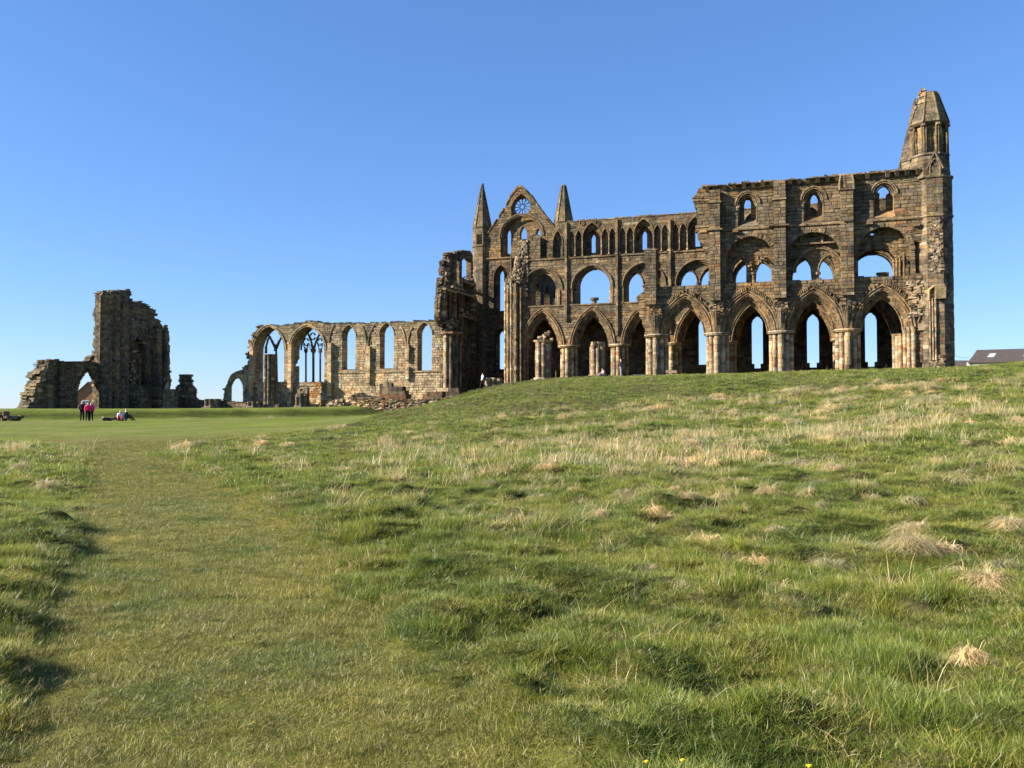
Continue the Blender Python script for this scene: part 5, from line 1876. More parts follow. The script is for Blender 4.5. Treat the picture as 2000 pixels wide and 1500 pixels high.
g.add([(e0[0], e0[1] + .2, e0[2] - ez), (e0[0], e0[1] + .2, e0[2]), r0, back0, (back0[0], back0[1], back0[2] - ez)], [(0, 1, 2, 3, 4)])
g.add([(e1[0], e1[1] + .2, e1[2] - ez), (e1[0], e1[1] + .2, e1[2]), r1, back1, (back1[0], back1[1], back1[2] - ez)], [(0, 1, 2, 3, 4)])
g.add([(back0[0], back0[1], back0[2] - ez), back0, back1, (back1[0], back1[1], back1[2] - ez)], [(0, 1, 2, 3)])
barn.part('wall', g, mat=wallm)
lerp = lambda a, b, t: tuple(a[k] + (b[k] - a[k]) * t for k in range(3))
g = Geo()
nn = 90
vs_ = []; fs_ = []
for i in range(nn + 1):
    t = i / nn
    dz = .06 if i % 2 else 0
    p0 = lerp(e0, e1, t); p1 = lerp(r0, r1, t); p2 = lerp(back0, back1, t)
    p0 = (p0[0] - (p1[0] - p0[0]) * .03, p0[1] - .35, p0[2] - .1)
    for p_ in (p0, p1, p2): vs_.append((p_[0], p_[1], p_[2] + .12 + dz))
    for p_ in (p0, p1, p2): vs_.append((p_[0], p_[1], p_[2] + .0))
for i in range(nn):
    o0, o1 = i * 6, (i + 1) * 6
    fs_ += [(o0, o1, o1 + 1, o0 + 1), (o0 + 1, o1 + 1, o1 + 2, o0 + 2), (o0 + 3, o0 + 4, o1 + 4, o1 + 3), (o0, o0 + 3, o1 + 3, o1)]
g.add(vs_, fs_)
rf = barn.part('roof', g, mat=roofm)
for tt in (.18, .565, .86):
    g = Geo()
    q = [lerp(lerp(e0, e1, tt + dx), lerp(r0, r1, tt + dx), s) for dx, s in ((0, .33), (.07, .33), (.07, .62), (0, .62))]
    g.add([(x, y - .05, z + .22) for x, y, z in q] + [(x, y, z + .05) for x, y, z in q], HEXF[:0] + [(0, 1, 2, 3), (0, 1, 5, 4), (1, 2, 6, 5), (2, 3, 7, 6), (3, 0, 4, 7)])
    barn.part('skylight', g, rf, mat=skym)
g = Geo()
g.tube([(e0[0] - .15, e0[1] - .5, e0[2] - .1), (r0[0] - .1, r0[1], r0[2] + .2)], .14, 4)
barn.part('verge', g, mat=skym)
# second roof further back
o0 = G(1858, 716, BY + 40); o1 = G(1900, 701, BY + 40)
T_ = WThing('barn', o0[0], BY + 40, o0[2] - 3, 'lower brown shed roof just right of the turret foot, behind the long barn', 'barn')
g = Geo()
g.hexa([(o0[0] - 6, BY + 40, o0[2] - 4), (o1[0] + 8, BY + 40, o0[2] - 4), (o1[0] + 8, BY + 52, o0[2] - 4), (o0[0] - 6, BY + 52, o0[2] - 4),
        (o0[0] - 6, BY + 40, o0[2] - .2), (o1[0] + 8, BY + 40, o0[2] - .2), (o1[0] + 8, BY + 52, o0[2] - .2), (o0[0] - 6, BY + 52, o0[2] - .2)])
T_.part('wall', g, mat=wallm)
g = Geo()
for k in range(24):
    xa = o0[0] - 6.3 + (o1[0] - o0[0] + 14.6) * k / 24; xb = xa + (o1[0] - o0[0] + 14.6) / 24 * .96
    g.add([(xa, BY + 39.6, o0[2] - .3), (xb, BY + 39.6, o0[2] - .3), (xb, BY + 46, o1[2]), (xa, BY + 46, o1[2]), (xb, BY + 52.4, o0[2] - .3), (xa, BY + 52.4, o0[2] - .3),
           (xa, BY + 39.6, o0[2] - .4), (xb, BY + 39.6, o0[2] - .4)], [(0, 1, 2, 3), (3, 2, 4, 5), (0, 6, 7, 1)])
T_.part('roof', g, mat=roofm)

# brick house seen through the west doorway
HY = 168.0
brick = flat_mat('brown_brick', (.27, .135, .075, 1), .9, .3, 3.0)
glassm = flat_mat('window_glass', (.05, .06, .08, 1), .15, .05, 1.0, .6)
framem = flat_mat('white_frame', (.72, .72, .72, 1), .6, .05, 1.0)
tile = flat_mat('clay_tile', (.22, .10, .06, 1), .85, .25, 2.0)
h0_ = G(150, 768, HY); h1_ = G(173, 747, HY)
T_ = WThing('brick_house', h1_[0], HY, 0, 'brown brick house with a gable, seen through the arched doorway', 'house')
gx = h1_[0]; wd = 3.6
ez_ = h1_[2] - 3.3
g = Geo()
g.prism([(gx - wd, HY), (gx + wd, HY), (gx + wd, HY + 9), (gx - wd, HY + 9)], -1.5, ez_, (1, 1, 1))
g.add([(gx - wd, HY, ez_), (gx + wd, HY, ez_), (gx, HY, h1_[2] - .1), (gx - wd, HY + 9, ez_), (gx + wd, HY + 9, ez_), (gx, HY + 9, h1_[2] - .1)], [(0, 1, 2), (3, 5, 4)])
T_.part('wall', g, mat=brick)
g = Geo()
for s in (-1, 1):
    g.hexa([(gx + s * (wd + .3), HY - .3, ez_ - .25), (gx, HY - .3, h1_[2]), (gx, HY + 9.3, h1_[2]), (gx + s * (wd + .3), HY + 9.3, ez_ - .25),
            (gx + s * (wd + .3), HY - .3, ez_ - .1), (gx, HY - .3, h1_[2] + .15), (gx, HY + 9.3, h1_[2] + .15), (gx + s * (wd + .3), HY + 9.3, ez_ - .1)])
T_.part('roof', g, mat=tile)
wx0, wz0 = G(160, 793, HY)[0], G(160, 793, HY)[2]; wx1, wz1 = G(174, 782, HY)[0], G(174, 782, HY)[2]
g = Geo(); g.box(wx0, wx1, HY - .06, HY + .05, wz0, wz1)
win = T_.part('window', g, mat=framem)
for k in range(2):
    g = Geo(); ww_ = (wx1 - wx0) / 2
    g.box(wx0 + ww_ * k + .1, wx0 + ww_ * (k + 1) - .1, HY - .09, HY - .065, wz0 + .1, wz1 - .1)
    T_.part('pane', g, win, mat=glassm)
# overhead wire from the turret side to the barn
g = Geo()
wa_ = G(1858, 692, 150); wb_ = G(1893, 697.5, 163)
wt = WThing('overhead_wire', wa_[0], wa_[1], wa_[2], 'thin sagging wire between the turret and the barn', 'wire')
g.tube([(wa_[0] + (wb_[0] - wa_[0]) * t, wa_[1] + (wb_[1] - wa_[1]) * t, wa_[2] + (wb_[2] - wa_[2]) * t - .3 * math.sin(math.pi * t)) for t in np.linspace(0, 1, 8)], .025, 4)
wt.part('wire', g, mat=roofm)

# ================================================================== BENCHES, SIGN POST
random.seed(91)
wood_g = flat_mat('weathered_wood', (.23, .25, .27, 1), .8, .2, 3.0)
wood_b = flat_mat('warm_wood', (.47, .33, .22, 1), .8, .2, 3.0)


def bench(x0, x1, Y, zt_, mat, label, back=False):
    xm = (x0 + x1) / 2
    zg = gz(xm, Y)
    T = WThing('bench', xm, Y, zg, label, 'bench', None)
    for k in range(3):
        g = Geo(); g.box(x0, x1, Y - .3 + k * .21, Y - .12 + k * .21, zt_ - .06, zt_); T.part('seat_slat', g, mat=mat)
    for s in (x0 + .12, x1 - .22):
        for yy_ in (-.28, .2):
            g = Geo(); g.box(s, s + .1, Y + yy_, Y + yy_ + .1, zg - .3, zt_ - .06); T.part('leg', g, mat=mat)
    if back:
        g = Geo(); g.box(x0, x1, Y + .3, Y + .36, zt_ + .15, zt_ + .4); T.part('backrest', g, mat=mat)


b0_ = G(1238, 732, 84); b1_ = G(1280, 732, 84)
bench(b0_[0], b1_[0], 84, b0_[2], wood_g, 'long grey flat bench at the foot of the arcade, left of the brown one')
b0_ = G(1302, 728, 85); b1_ = G(1323, 728, 85)
bench(b0_[0], b1_[0], 85, b0_[2] - .15, wood_b, 'short brown bench beside the thin clustered shafts', True)
q = G(1086, 742, 88)
T_ = WThing('marker_post', q[0], 88, gz(q[0], 88), 'thin pale post standing in the dark first arch', 'post')
g = Geo(); g.drums(q[0], 88, .07, gz(q[0], 88) - .2, G(1086, 724, 88)[2], P_PIER, n=6, h=2); T_.part('post', g)

# ================================================================== PEOPLE
SKIN = flat_mat('skin', (.55, .33, .23, 1), .6, .05)
_cm = {}


def cmat(c):
    if c not in _cm:
        _cm[c] = flat_mat('cloth', c + (1,), .9, .12, 8.0, .1)
    return _cm[c]


def skinned(name, joints, edges, radii, parent, mat, sub=1):
    me = bpy.data.meshes.new(name)
    bm = bmesh.new()
    L = bm.verts.layers.skin.verify()
    vsn = [bm.verts.new(j) for j in joints]
    for a_, b_ in edges: bm.edges.new((vsn[a_], vsn[b_]))
    for v_, r in zip(vsn, radii):
        v_[L].radius = (r, r) if not isinstance(r, tuple) else r
    vsn[0][L].use_root = True
    bm.to_mesh(me); bm.free()
    me.materials.append(mat)
    o = bpy.data.objects.new(name, me); COL.objects.link(o); o.parent = parent
    md = o.modifiers.new('skin', 'SKIN'); md.use_smooth_shade = True
    if sub:
        s = o.modifiers.new('sub', 'SUBSURF'); s.levels = sub; s.render_levels = sub
    return o


# joints: 0 pelvis 1 waist 2 chest 3 neck 4 head 5 crown | 6 Lsh 7 Lel 8 Lwr 9 Lhand | 10..13 R | 14 Lhip 15 Lknee 16 Lank 17 Ltoe | 18..21 R
EDG = [(0, 1), (1, 2), (2, 3), (3, 4), (4, 5), (2, 6), (6, 7), (7, 8), (8, 9), (2, 10), (10, 11), (11, 12), (12, 13), (0, 14), (14, 15), (15, 16), (16, 17), (0, 18), (18, 19), (19, 20), (20, 21)]
RAD = [.13, .12, .135, .055, .085, .07, .07, .05, .035, .03, .07, .05, .035, .03, .09, .06, .04, .035, .09, .06, .04, .035]
STAND = [(0, 0, .95), (0, 0, 1.12), (0, 0, 1.36), (0, -.01, 1.52), (0, -.02, 1.64), (0, -.01, 1.72), (-.18, 0, 1.42), (-.22, .02, 1.14), (-.2, -.08, .92), (-.19, -.11, .84),
         (.18, 0, 1.42), (.22, .02, 1.14), (.2, -.08, .92), (.19, -.11, .84), (-.09, 0, .9), (-.1, -.01, .5), (-.11, .02, .08), (-.12, -.14, .04), (.09, 0, .9), (.1, -.01, .5), (.11, .02, .08), (.12, -.14, .04)]
WALK = list(STAND)
WALK[15] = (-.09, -.2, .52); WALK[16] = (-.09, -.28, .1); WALK[17] = (-.09, -.42, .07)
WALK[19] = (.09, .1, .5); WALK[20] = (.09, .34, .14); WALK[21] = (.09, .24, .04)
WALK[7] = (-.24, .1, 1.16); WALK[8] = (-.22, .12, .94); WALK[9] = (-.22, .12, .86); WALK[11] = (.24, -.1, 1.16); WALK[12] = (.22, -.26, 1.0); WALK[13] = (.22, -.32, .96)
SIT = [(0, .0, .14), (0, -.02, .32), (0, -.1, .54), (0, -.15, .69), (0, -.2, .8), (0, -.19, .89), (-.18, -.1, .6), (-.24, -.2, .36), (-.18, -.4, .3), (-.15, -.46, .3),
       (.18, -.1, .6), (.24, -.2, .36), (.18, -.4, .3), (.15, -.46, .3), (-.1, -.06, .13), (-.14, -.42, .42), (-.13, -.72, .1), (-.13, -.84, .06), (.1, -.06, .13), (.16, -.42, .40), (.15, -.70, .1), (.15, -.84, .06)]
LIE = [(0, 0, .14), (0, .2, .15), (0, .45, .2), (0, .6, .28), (0, .7, .36), (0, .76, .42), (-.18, .48, .2), (-.26, .5, .06), (-.22, .3, .06), (-.2, .24, .06),
       (.18, .48, .2), (.3, .6, .06), (.26, .4, .06), (.25, .34, .06), (-.09, -.06, .13), (-.1, -.48, .16), (-.11, -.9, .08), (-.11, -1.0, .12), (.09, -.06, .13), (.1, -.46, .28), (.11, -.86, .08), (.11, -.98, .12)]
KNEES = list(LIE)
KNEES[15] = (-.1, -.34, .5); KNEES[16] = (-.1, -.62, .08); KNEES[17] = (-.1, -.76, .05); KNEES[19] = (.12, -.36, .48); KNEES[20] = (.12, -.66, .08); KNEES[21] = (.12, -.8, .05)


def person(x, y, rot, pose, jacket, trousers, hair, label, scale=1.0, bag=None, dz=0.0):
    z = gz(x, y) + dz
    r = empty('person', (x, y, z), label, 'person', None, rot=rot)
    r.scale = (scale,) * 3
    P = pose
    skinned('body', P, EDG, RAD, r, SKIN)
    up = [0, 1, 2, 3, 6, 7, 8, 10, 11, 12, 14, 18]
    mp = {k: i for i, k in enumerate(up)}
    neck = tuple(P[2][k] * .25 + P[3][k] * .75 for k in range(3))
    jp = [P[k] for k in up]; jp[mp[3]] = neck
    ed = [(mp[a_], mp[b_]) for a_, b_ in EDG if a_ in mp and b_ in mp]
    ra = [RAD[k] + .03 for k in up]; ra[mp[14]] = ra[mp[18]] = .11; ra[mp[3]] = .075
    skinned('jacket', jp, ed, ra, r, cmat(jacket))
    lo = [0, 14, 15, 16, 18, 19, 20]
    mp = {k: i for i, k in enumerate(lo)}
    ed = [(mp[a_], mp[b_]) for a_, b_ in EDG if a_ in mp and b_ in mp]
    skinned('trousers', [P[k] for k in lo], ed, [.135, .105, .078, .06, .105, .078, .06], r, cmat(trousers))
    # shoes and hair
    for k in (16, 20):
        skinned('shoe', [tuple(P[k][i] * .9 + P[k + 1][i] * .1 for i in range(3)), P[k + 1]], [(0, 1)], [.06, .05], r, cmat((.03, .03, .03)), 1)
    h = P[4]; c = P[5]
    v = Vector(c) - Vector(h)
    b_ = Vector(h) + v * .35 + Vector((0, .03, .0))
    skinned('hair', [tuple(b_), tuple(Vector(c) + v * .12 + Vector((0, .01, 0)))], [(0, 1)], [.1, .085], r, cmat(hair), 1)
    # face: nose and eyes
    f = Vector(h) + Vector((0, -.095, .0))
    g = Geo(); g.tube([tuple(f + Vector((0, .02, .03))), tuple(f + Vector((0, -.015, -.01)))], [.01, .016], 5)
    me = mesh_from('nose', g.v, g.f, None, SKIN); o_ = bpy.data.objects.new('nose', me); COL.objects.link(o_); o_.parent = r
    if bag:
        p_ = Vector(P[2]) + Vector((0, .2, -.12))
        g = Geo(); g.box(p_.x - .15, p_.x + .15, p_.y - .08, p_.y + .1, p_.z - .24, p_.z + .2, j=.02)
        me = mesh_from('backpack', g.v, g.f, None, cmat(bag)); o_ = bpy.data.objects.new('backpack', me); COL.objects.link(o_); o_.parent = r
    return r


def ppl(px, Y): return (px - 1000) / FPX * Y


NAVY = (.02, .022, .035); BLK = (.015, .015, .018); GREY = (.18, .19, .2); WHT = (.72, .72, .72)
person(ppl(161, 78), 78, .3, STAND, NAVY, BLK, (.55, .53, .5), 'grey haired walker in dark jacket, leftmost of the three standing on the lawn', 1.03)
person(ppl(171.5, 77), 77, .5, STAND, (.75, .04, .10), BLK, (.62, .58, .5), 'pale haired walker in red jacket, middle of the three standing on the lawn', .94)
person(ppl(178.5, 77.3), 77.3, -2.6, STAND, (.62, .03, .25), BLK, (.25, .2, .16), 'walker in magenta jacket, rightmost of the three standing on the lawn', .95)
g_ = person(ppl(215, 78), 78, 1.5, LIE, NAVY, BLK, (.03, .025, .02), 'person in dark clothes lying on the grass below the bank', 1.0)
person(ppl(236, 78), 78, .3, SIT, WHT, (.5, .06, .06), (.4, .35, .3), 'seated visitor in white top with red trousers', 1.0)
person(ppl(243, 77.4), 77.4, 2.6, SIT, (.02, .035, .035), (.03, .05, .05), (.5, .48, .45), 'hunched visitor in dark jacket sitting beside one in white', 1.18)
xx, yy2, _ = W(A(358, 790, 7)[0], 7)
person(xx, yy2, 1.2, WALK, BLK, BLK, (.03, .025, .02), 'dark dressed visitor walking beside the jagged wall fragment', 1.0)
xx = ppl(943, 93)
person(xx, 93, -1.2, WALK, WHT, BLK, (.09, .03, .02), 'visitor in white top with dark backpack striding by the mound edge', 1.0, bag=BLK, dz=.35)
xx = ppl(1213, 84)
person(xx, 84, -1.4, STAND, NAVY, GREY, (.16, .07, .04), 'reddish haired visitor in dark jumper standing in profile under the arch', 1.0)
person(ppl(1180, 88), 88, -1.2, SIT, (.55, .28, .22), GREY, (.12, .05, .03), 'visitor in pink top sitting by the stepped column', 1.0)
xx, yy2, _ = W(A(806, 772, 4)[0], 4)
person(xx, yy2, -1.5, KNEES, NAVY, (.42, .47, .58), (.03, .025, .02), 'visitor in pale jeans reclining with knees raised above the rubble wall', 1.05)

# ================================================================== GRASS
hid = bpy.data.collections.new('grass_sources')


def blade_mat(name, c0, c1, tip, trans=.35, spec=.5):
    m, n, p = new_mat(name)
    oi = N(n, 'ShaderNodeObjectInfo')
    geo = N(n, 'ShaderNodeNewGeometry')
    att = N(n, 'ShaderNodeAttribute', attribute_name='bl')
    sp = N(n, 'ShaderNodeSeparateColor'); n.links.new(att.outputs['Color'], sp.inputs[0])
    big = noise_node(n, .8, 6, .75, geo.outputs['Position'])
    c = ramp(n, sp.outputs[1], [(0, c0), (.75, c1), (.86, tip), (1, tip)])
    v = ramp(n, big.outputs[0], [(.34, (.60, .80, .70)), (.5, (1, 1, 1)), (.66, (1.30, 1.20, 1.08))])
    c = mixc(n, 'MULTIPLY', 1, c, v)
    rr = ramp(n, oi.outputs['Random'], [(0, (.62, .72, .66)), (.5, (.98, 1.0, 1.0)), (1, (1.30, 1.24, 1.12))])
    c = mixc(n, 'MULTIPLY', 1, c, rr)
    tp = ramp(n, sp.outputs[0], [(0, (.5, .52, .48)), (.5, (1, 1, 1)), (1, (1.3, 1.25, 1.15))])
    c = mixc(n, 'MULTIPLY', 1, c, tp)
    n.links.new(c, p.inputs['Base Color'])
    p.inputs['Roughness'].default_value = .42
    p.inputs['Specular IOR Level'].default_value = spec
    tr = N(n, 'ShaderNodeBsdfTranslucent'); n.links.new(c, tr.inputs[0])
    mx = N(n, 'ShaderNodeMixShader'); mx.inputs[0].default_value = trans
    n.links.new(p.outputs[0], mx.inputs[1]); n.links.new(tr.outputs[0], mx.inputs[2])
    n.links.new(mx.outputs[0], n.nodes['Material Output'].inputs['Surface'])
    return m


GREEN = blade_mat('grass_blade', (.098, .138, .011), (.220, .258, .028), (.40, .35, .11), .42)
DRY = blade_mat('dry_grass_blade', (.44, .33, .16), (.60, .47, .26), (.30, .26, .10), .35)
THATCH = blade_mat('trodden_grass_blade', (.118, .135, .020), (.255, .238, .060), (.50, .42, .21), .3, .25)


def clump(name, nb, rad, hmin, hmax, wid, lean, mat, seed, segs=3, flat=0.0, curl=.5):
    rnd = random.Random(seed)
    V = []; Fc = []; C = []
    for i in range(nb):
        an = rnd.uniform(0, 6.283); rr = rad * math.sqrt(rnd.random())
        x, y = rr * math.cos(an), rr * math.sin(an)
        h = rnd.uniform(hmin, hmax)
        la = rnd.uniform(0, 6.283) if rnd.random() < .6 else an + rnd.uniform(-.6, .6)
        ln = lean * rnd.uniform(.3, 1.3)
        dx, dy = math.cos(la), math.sin(la)
        wd_ = wid * rnd.uniform(.7, 1.3)
        fa_ = rnd.uniform(0, 3.14)
        wx, wy = math.cos(fa_) * wd_, math.sin(fa_) * wd_
        cr = rnd.random()
        o = len(V)
        for s in range(segs + 1):
            t = s / segs
            out = h * ln * (t ** (1 + curl))
            up = h * (t - .35 * ln * t * t) * (1 - flat)
            k = (1 - t) ** .7
            px_, py_ = x + dx * out, y + dy * out
            if s < segs:
                V += [(px_ - wx * k, py_ - wy * k, up - .01), (px_ + wx * k, py_ + wy * k, up - .01)]
                C += [(t, cr, 0, 1)] * 2
            else:
                V.append((px_, py_, up)); C.append((t, cr, 0, 1))
        for s in range(segs - 1):
            Fc.append((o + 2 * s, o + 2 * s + 1, o + 2 * s + 3, o + 2 * s + 2))
        Fc.append((o + 2 * segs - 2, o + 2 * segs - 1, o + 2 * segs))
    me = bpy.data.meshes.new(name)
    me.from_pydata(V, [], Fc)
    at = me.attributes.new('bl', 'FLOAT_COLOR', 'POINT')
    at.data.foreach_set('color', np.array(C, np.float32).ravel())
    me.materials.append(mat)
    me.polygons.foreach_set('use_smooth', [True] * len(me.polygons))
    return me


def dome(name, nb, rad, H, wid, mat, seed):
    """a matted tussock: long dead blades arch up from the middle and fall over to the ground"""
    rnd = random.Random(seed)
    V = []; Fc = []; C = []
    segs = 5
    sx, sy = rnd.uniform(.8, 1.25), rnd.uniform(.8, 1.2)
    for i in range(nb):
        an = rnd.uniform(0, 6.283)
        r0_ = rad * .35 * rnd.random(); r1_ = rad * rnd.uniform(.45, 1.15)
        hh = H * (rnd.uniform(.3, 1.0) + (.5 if rnd.random() < .03 else 0))
        r1_ *= 1 + .22 * math.sin(2 * an + seed * 2)
        tw = rnd.uniform(-1.6, 1.6)
        fa_ = an + math.pi / 2 + rnd.uniform(-.6, .6)
        cr = rnd.random() * .8
        o = len(V)
        for q in range(segs + 1):
            t = q / segs
            rr = r0_ + (r1_ - r0_) * t
            aa = an + tw * t * t
            z = hh * math.sin(math.pi * (.22 + .74 * t)) - .02
            x, y = rr * math.cos(aa) * sx, rr * math.sin(aa) * sy
            k = (1 - .8 * t) * wid
            V += [(x - math.cos(fa_) * k, y - math.sin(fa_) * k, z), (x + math.cos(fa_) * k, y + math.sin(fa_) * k, z)]
            C += [(.4 + .6 * t * rnd.random(), cr, 0, 1)] * 2
        for q in range(segs):
            Fc.append((o + 2 * q, o + 2 * q + 1, o + 2 * q + 3, o + 2 * q + 2))
    me = bpy.data.meshes.new(name)
    me.from_pydata(V, [], Fc)
    at = me.attributes.new('bl', 'FLOAT_COLOR', 'POINT')
    at.data.foreach_set('color', np.array(C, np.float32).ravel())
    me.materials.append(mat)
    return me


def src_collection(name, meshes):
    c = bpy.data.collections.new(name)
    for m_ in meshes:
        o_ = bpy.data.objects.new(m_.name, m_)
        c.objects.link(o_)
    return c


def scatter(name, pts, rot, scl, tilt, col, label=None, category=None):
    """one stuff object: points that carry instances of the clumps"""
    me = bpy.data.meshes.new(name)
    me.vertices.add(len(pts)); me.vertices.foreach_set('co', np.asarray(pts, np.float32).ravel())
    a1 = me.attributes.new('rot', 'FLOAT_VECTOR', 'POINT')
    rv = np.zeros((len(pts), 3), np.float32); rv[:, 2] = rot; rv[:, 0] = tilt[:, 0]; rv[:, 1] = tilt[:, 1]
    a1.data.foreach_set('vector', rv.ravel())
    a2 = me.attributes.new('scl', 'FLOAT_VECTOR', 'POINT')
    a2.data.foreach_set('vector', np.asarray(scl, np.float32).ravel())
    o_ = bpy.data.objects.new(name, me); COL.objects.link(o_)
    o_['kind'] = 'stuff'
    if label: o_['label'] = label; o_['category'] = category
    ng = bpy.data.node_groups.new(name, 'GeometryNodeTree')
    ng.interface.new_socket('Geometry', in_out='INPUT', socket_type='NodeSocketGeometry')
    ng.interface.new_socket('Geometry', in_out='OUTPUT', socket_type='NodeSocketGeometry')
    gi = ng.nodes.new('NodeGroupInput'); go = ng.nodes.new('NodeGroupOutput')
    ip = ng.nodes.new('GeometryNodeInstanceOnPoints')
    ci = ng.nodes.new('GeometryNodeCollectionInfo'); ci.inputs['Collection'].default_value = col
    ci.inputs['Separate Children'].default_value = True; ci.inputs['Reset Children'].default_value = True
    ip.inputs['Pick Instance'].default_value = True
    ri = ng.nodes.new('FunctionNodeRandomValue'); ri.data_type = 'INT'
    ri.inputs[4].default_value = 0; ri.inputs[5].default_value = len(col.objects) - 1
    na = ng.nodes.new('GeometryNodeInputNamedAttribute'); na.data_type = 'FLOAT_VECTOR'; na.inputs[0].default_value = 'rot'
    nb2 = ng.nodes.new('GeometryNodeInputNamedAttribute'); nb2.data_type = 'FLOAT_VECTOR'; nb2.inputs[0].default_value = 'scl'
    er = ng.nodes.new('FunctionNodeEulerToRotation')
    mp_ = ng.nodes.new('GeometryNodeMeshToPoints')
    L = ng.links.new
    L(gi.outputs[0], mp_.inputs[0]); L(mp_.outputs[0], ip.inputs['Points']); L(ci.outputs[0], ip.inputs['Instance'])
    L(ri.outputs[2], ip.inputs['Instance Index']); L(na.outputs[0], er.inputs[0]); L(er.outputs[0], ip.inputs['Rotation']); L(nb2.outputs[0], ip.inputs['Scale'])
    L(ip.outputs[0], go.inputs[0])
    md = o_.modifiers.new('grass', 'NODES'); md.node_group = ng
    return o_


def sample(y0, y1, dens, margin=1.5):
    """uniform points in the visible wedge (plus a margin for a side step)"""
    hw = 0.60
    area = hw * (y1 * y1 - y0 * y0) + 2 * margin * (y1 - y0)
    n_ = int(area * dens)
    Y = np.sqrt(RNG.uniform(y0 * y0, y1 * y1, n_))
    X = RNG.uniform(-1, 1, n_) * (hw * Y + margin)
    return X, Y


greens = src_collection('green_clumps', [clump('grass_clump', 84, .12, .025, .092, .0021, 1.2, GREEN, s, 3) for s in range(5)])
greensF = src_collection('green_clumps_far', [clump('grass_clump', 56, .2, .03, .11, .0046, 1.1, GREEN, 20 + s, 2) for s in range(4)])
greensFF = src_collection('green_clumps_distant', [clump('grass_clump', 44, .34, .03, .13, .010, 1.0, GREEN, 40 + s, 1) for s in range(4)])
drys = src_collection('dry_clumps', [clump('dry_clump', 30, .17, .07, .24, .0030, 1.2, DRY, 60 + s, 3, curl=1.0) for s in range(4)])
drysF = src_collection('dry_clumps_far', [clump('dry_clump', 24, .26, .10, .36, .007, .7, DRY, 80 + s, 2) for s in range(4)])
thatch = src_collection('thatch_clumps', [clump('thatch_clump', 190, .15, .012, .034, .0015, 1.5, THATCH, 100 + s, 2) for s in range(5)])
thatchF = src_collection('thatch_clumps_far', [clump('thatch_clump', 110, .3, .016, .040, .0030, 1.5, THATCH, 120 + s, 1) for s in range(4)])


def rough_w(X, Y):
    return np.clip((1 - path_mask(X, Y)) * 1.5, 0, 1) * (1 - lawn_mask(X, Y))


def make_layer(name, zones, col, wfun, smin, smax, zoff=-.01):
    PX = []; PY = []; SS = []
    for y0, y1, dens, k in zones:
        X, Y = sample(y0, y1, dens)
        wv = wfun(X, Y)
        keep = RNG.random(len(X)) < wv
        X, Y = X[keep], Y[keep]
        PX.append(X); PY.append(Y); SS.append(np.full(len(X), k))
    X = np.concatenate(PX); Y = np.concatenate(PY); K = np.concatenate(SS)
    Z = ground(X, Y) + zoff
    n_ = len(X)
    hvar = 0.62 + 2.3 * (vnoise(X * 2.9, Y * 2.9, 12) * (.35 + .65 * vnoise(X * .5, Y * .5, 13))) ** 1.3
    s = RNG.uniform(smin, smax, n_) * K
    scl = np.c_[s, s, s * hvar]
    return scatter(name, np.c_[X, Y, Z], RNG.uniform(0, 6.28, n_), scl, RNG.normal(0, .12, (n_, 2)), col)


make_layer('rough_grass', [(2.2, 6, 255, .92), (6, 10, 175, 1.0), (10, 16, 110, 1.12)], greens, rough_w, .60, 1.08)
make_layer('rough_grass', [(16, 26, 52, 1.0), (26, 42, 30, 1.1)], greensF, rough_w, .68, 1.12)
make_layer('rough_grass', [(42, 82, 9.5, 1.0)], greensFF, lambda X, Y: rough_w(X, Y) * (X / Y > -.17), .6, 1.05)


def dryness(X, Y):
    n1 = vnoise(X * .16 + 3, Y * .16, 21); n2 = vnoise(X * .7, Y * .7, 22); n3 = vnoise(X * 2.1, Y * 2.1, 23)
    d = sstep(.585, .72, n1 * .30 + n2 * .42 + n3 * .42)
    side = sstep(-.18, .25, X / np.maximum(Y, 1)) * .75 + .25
    mid = (sstep(7, 11, Y) * .8 + .2) * (1 - .45 * sstep(36, 50, Y))
    crest = np.exp(-((Y - 32) / 4.0) ** 2) * np.exp(-((X + 1.0) / 4.5) ** 2) * .9 + np.exp(-((Y - 24) / 4.0) ** 2) * np.exp(-((X - 12.5) / 2.5) ** 2)
    return np.clip(d * side * mid + crest * sstep(.5, .66, n2 * .6 + n3 * .4), 0, 1)


make_layer('dry_grass', [(3, 10, 40, .85), (10, 17, 42, 1.0)], drys, lambda X, Y: rough_w(X, Y) * dryness(X, Y), .6, 1.2)
make_layer('dry_grass', [(17, 30, 19, .85), (30, 45, 8, .85), (45, 78, 2.6, .65)], drysF, lambda X, Y: rough_w(X, Y) * dryness(X, Y) * ((Y < 42) | (X / Y > -.1)), .6, 1.15)
make_layer('trodden_grass', [(2.2, 7, 130, 1.0), (7, 14, 70, 1.1)], thatch, lambda X, Y: np.clip(path_mask(X, Y) * 4 + .35, 0, 1), .7, 1.25, .004)
make_layer('trodden_grass', [(14, 24, 26, 1.0), (24, 40, 12, 1.1)], thatchF, lambda X, Y: path_mask(X, Y) * (1 - lawn_mask(X, Y)), .7, 1.2, .004)

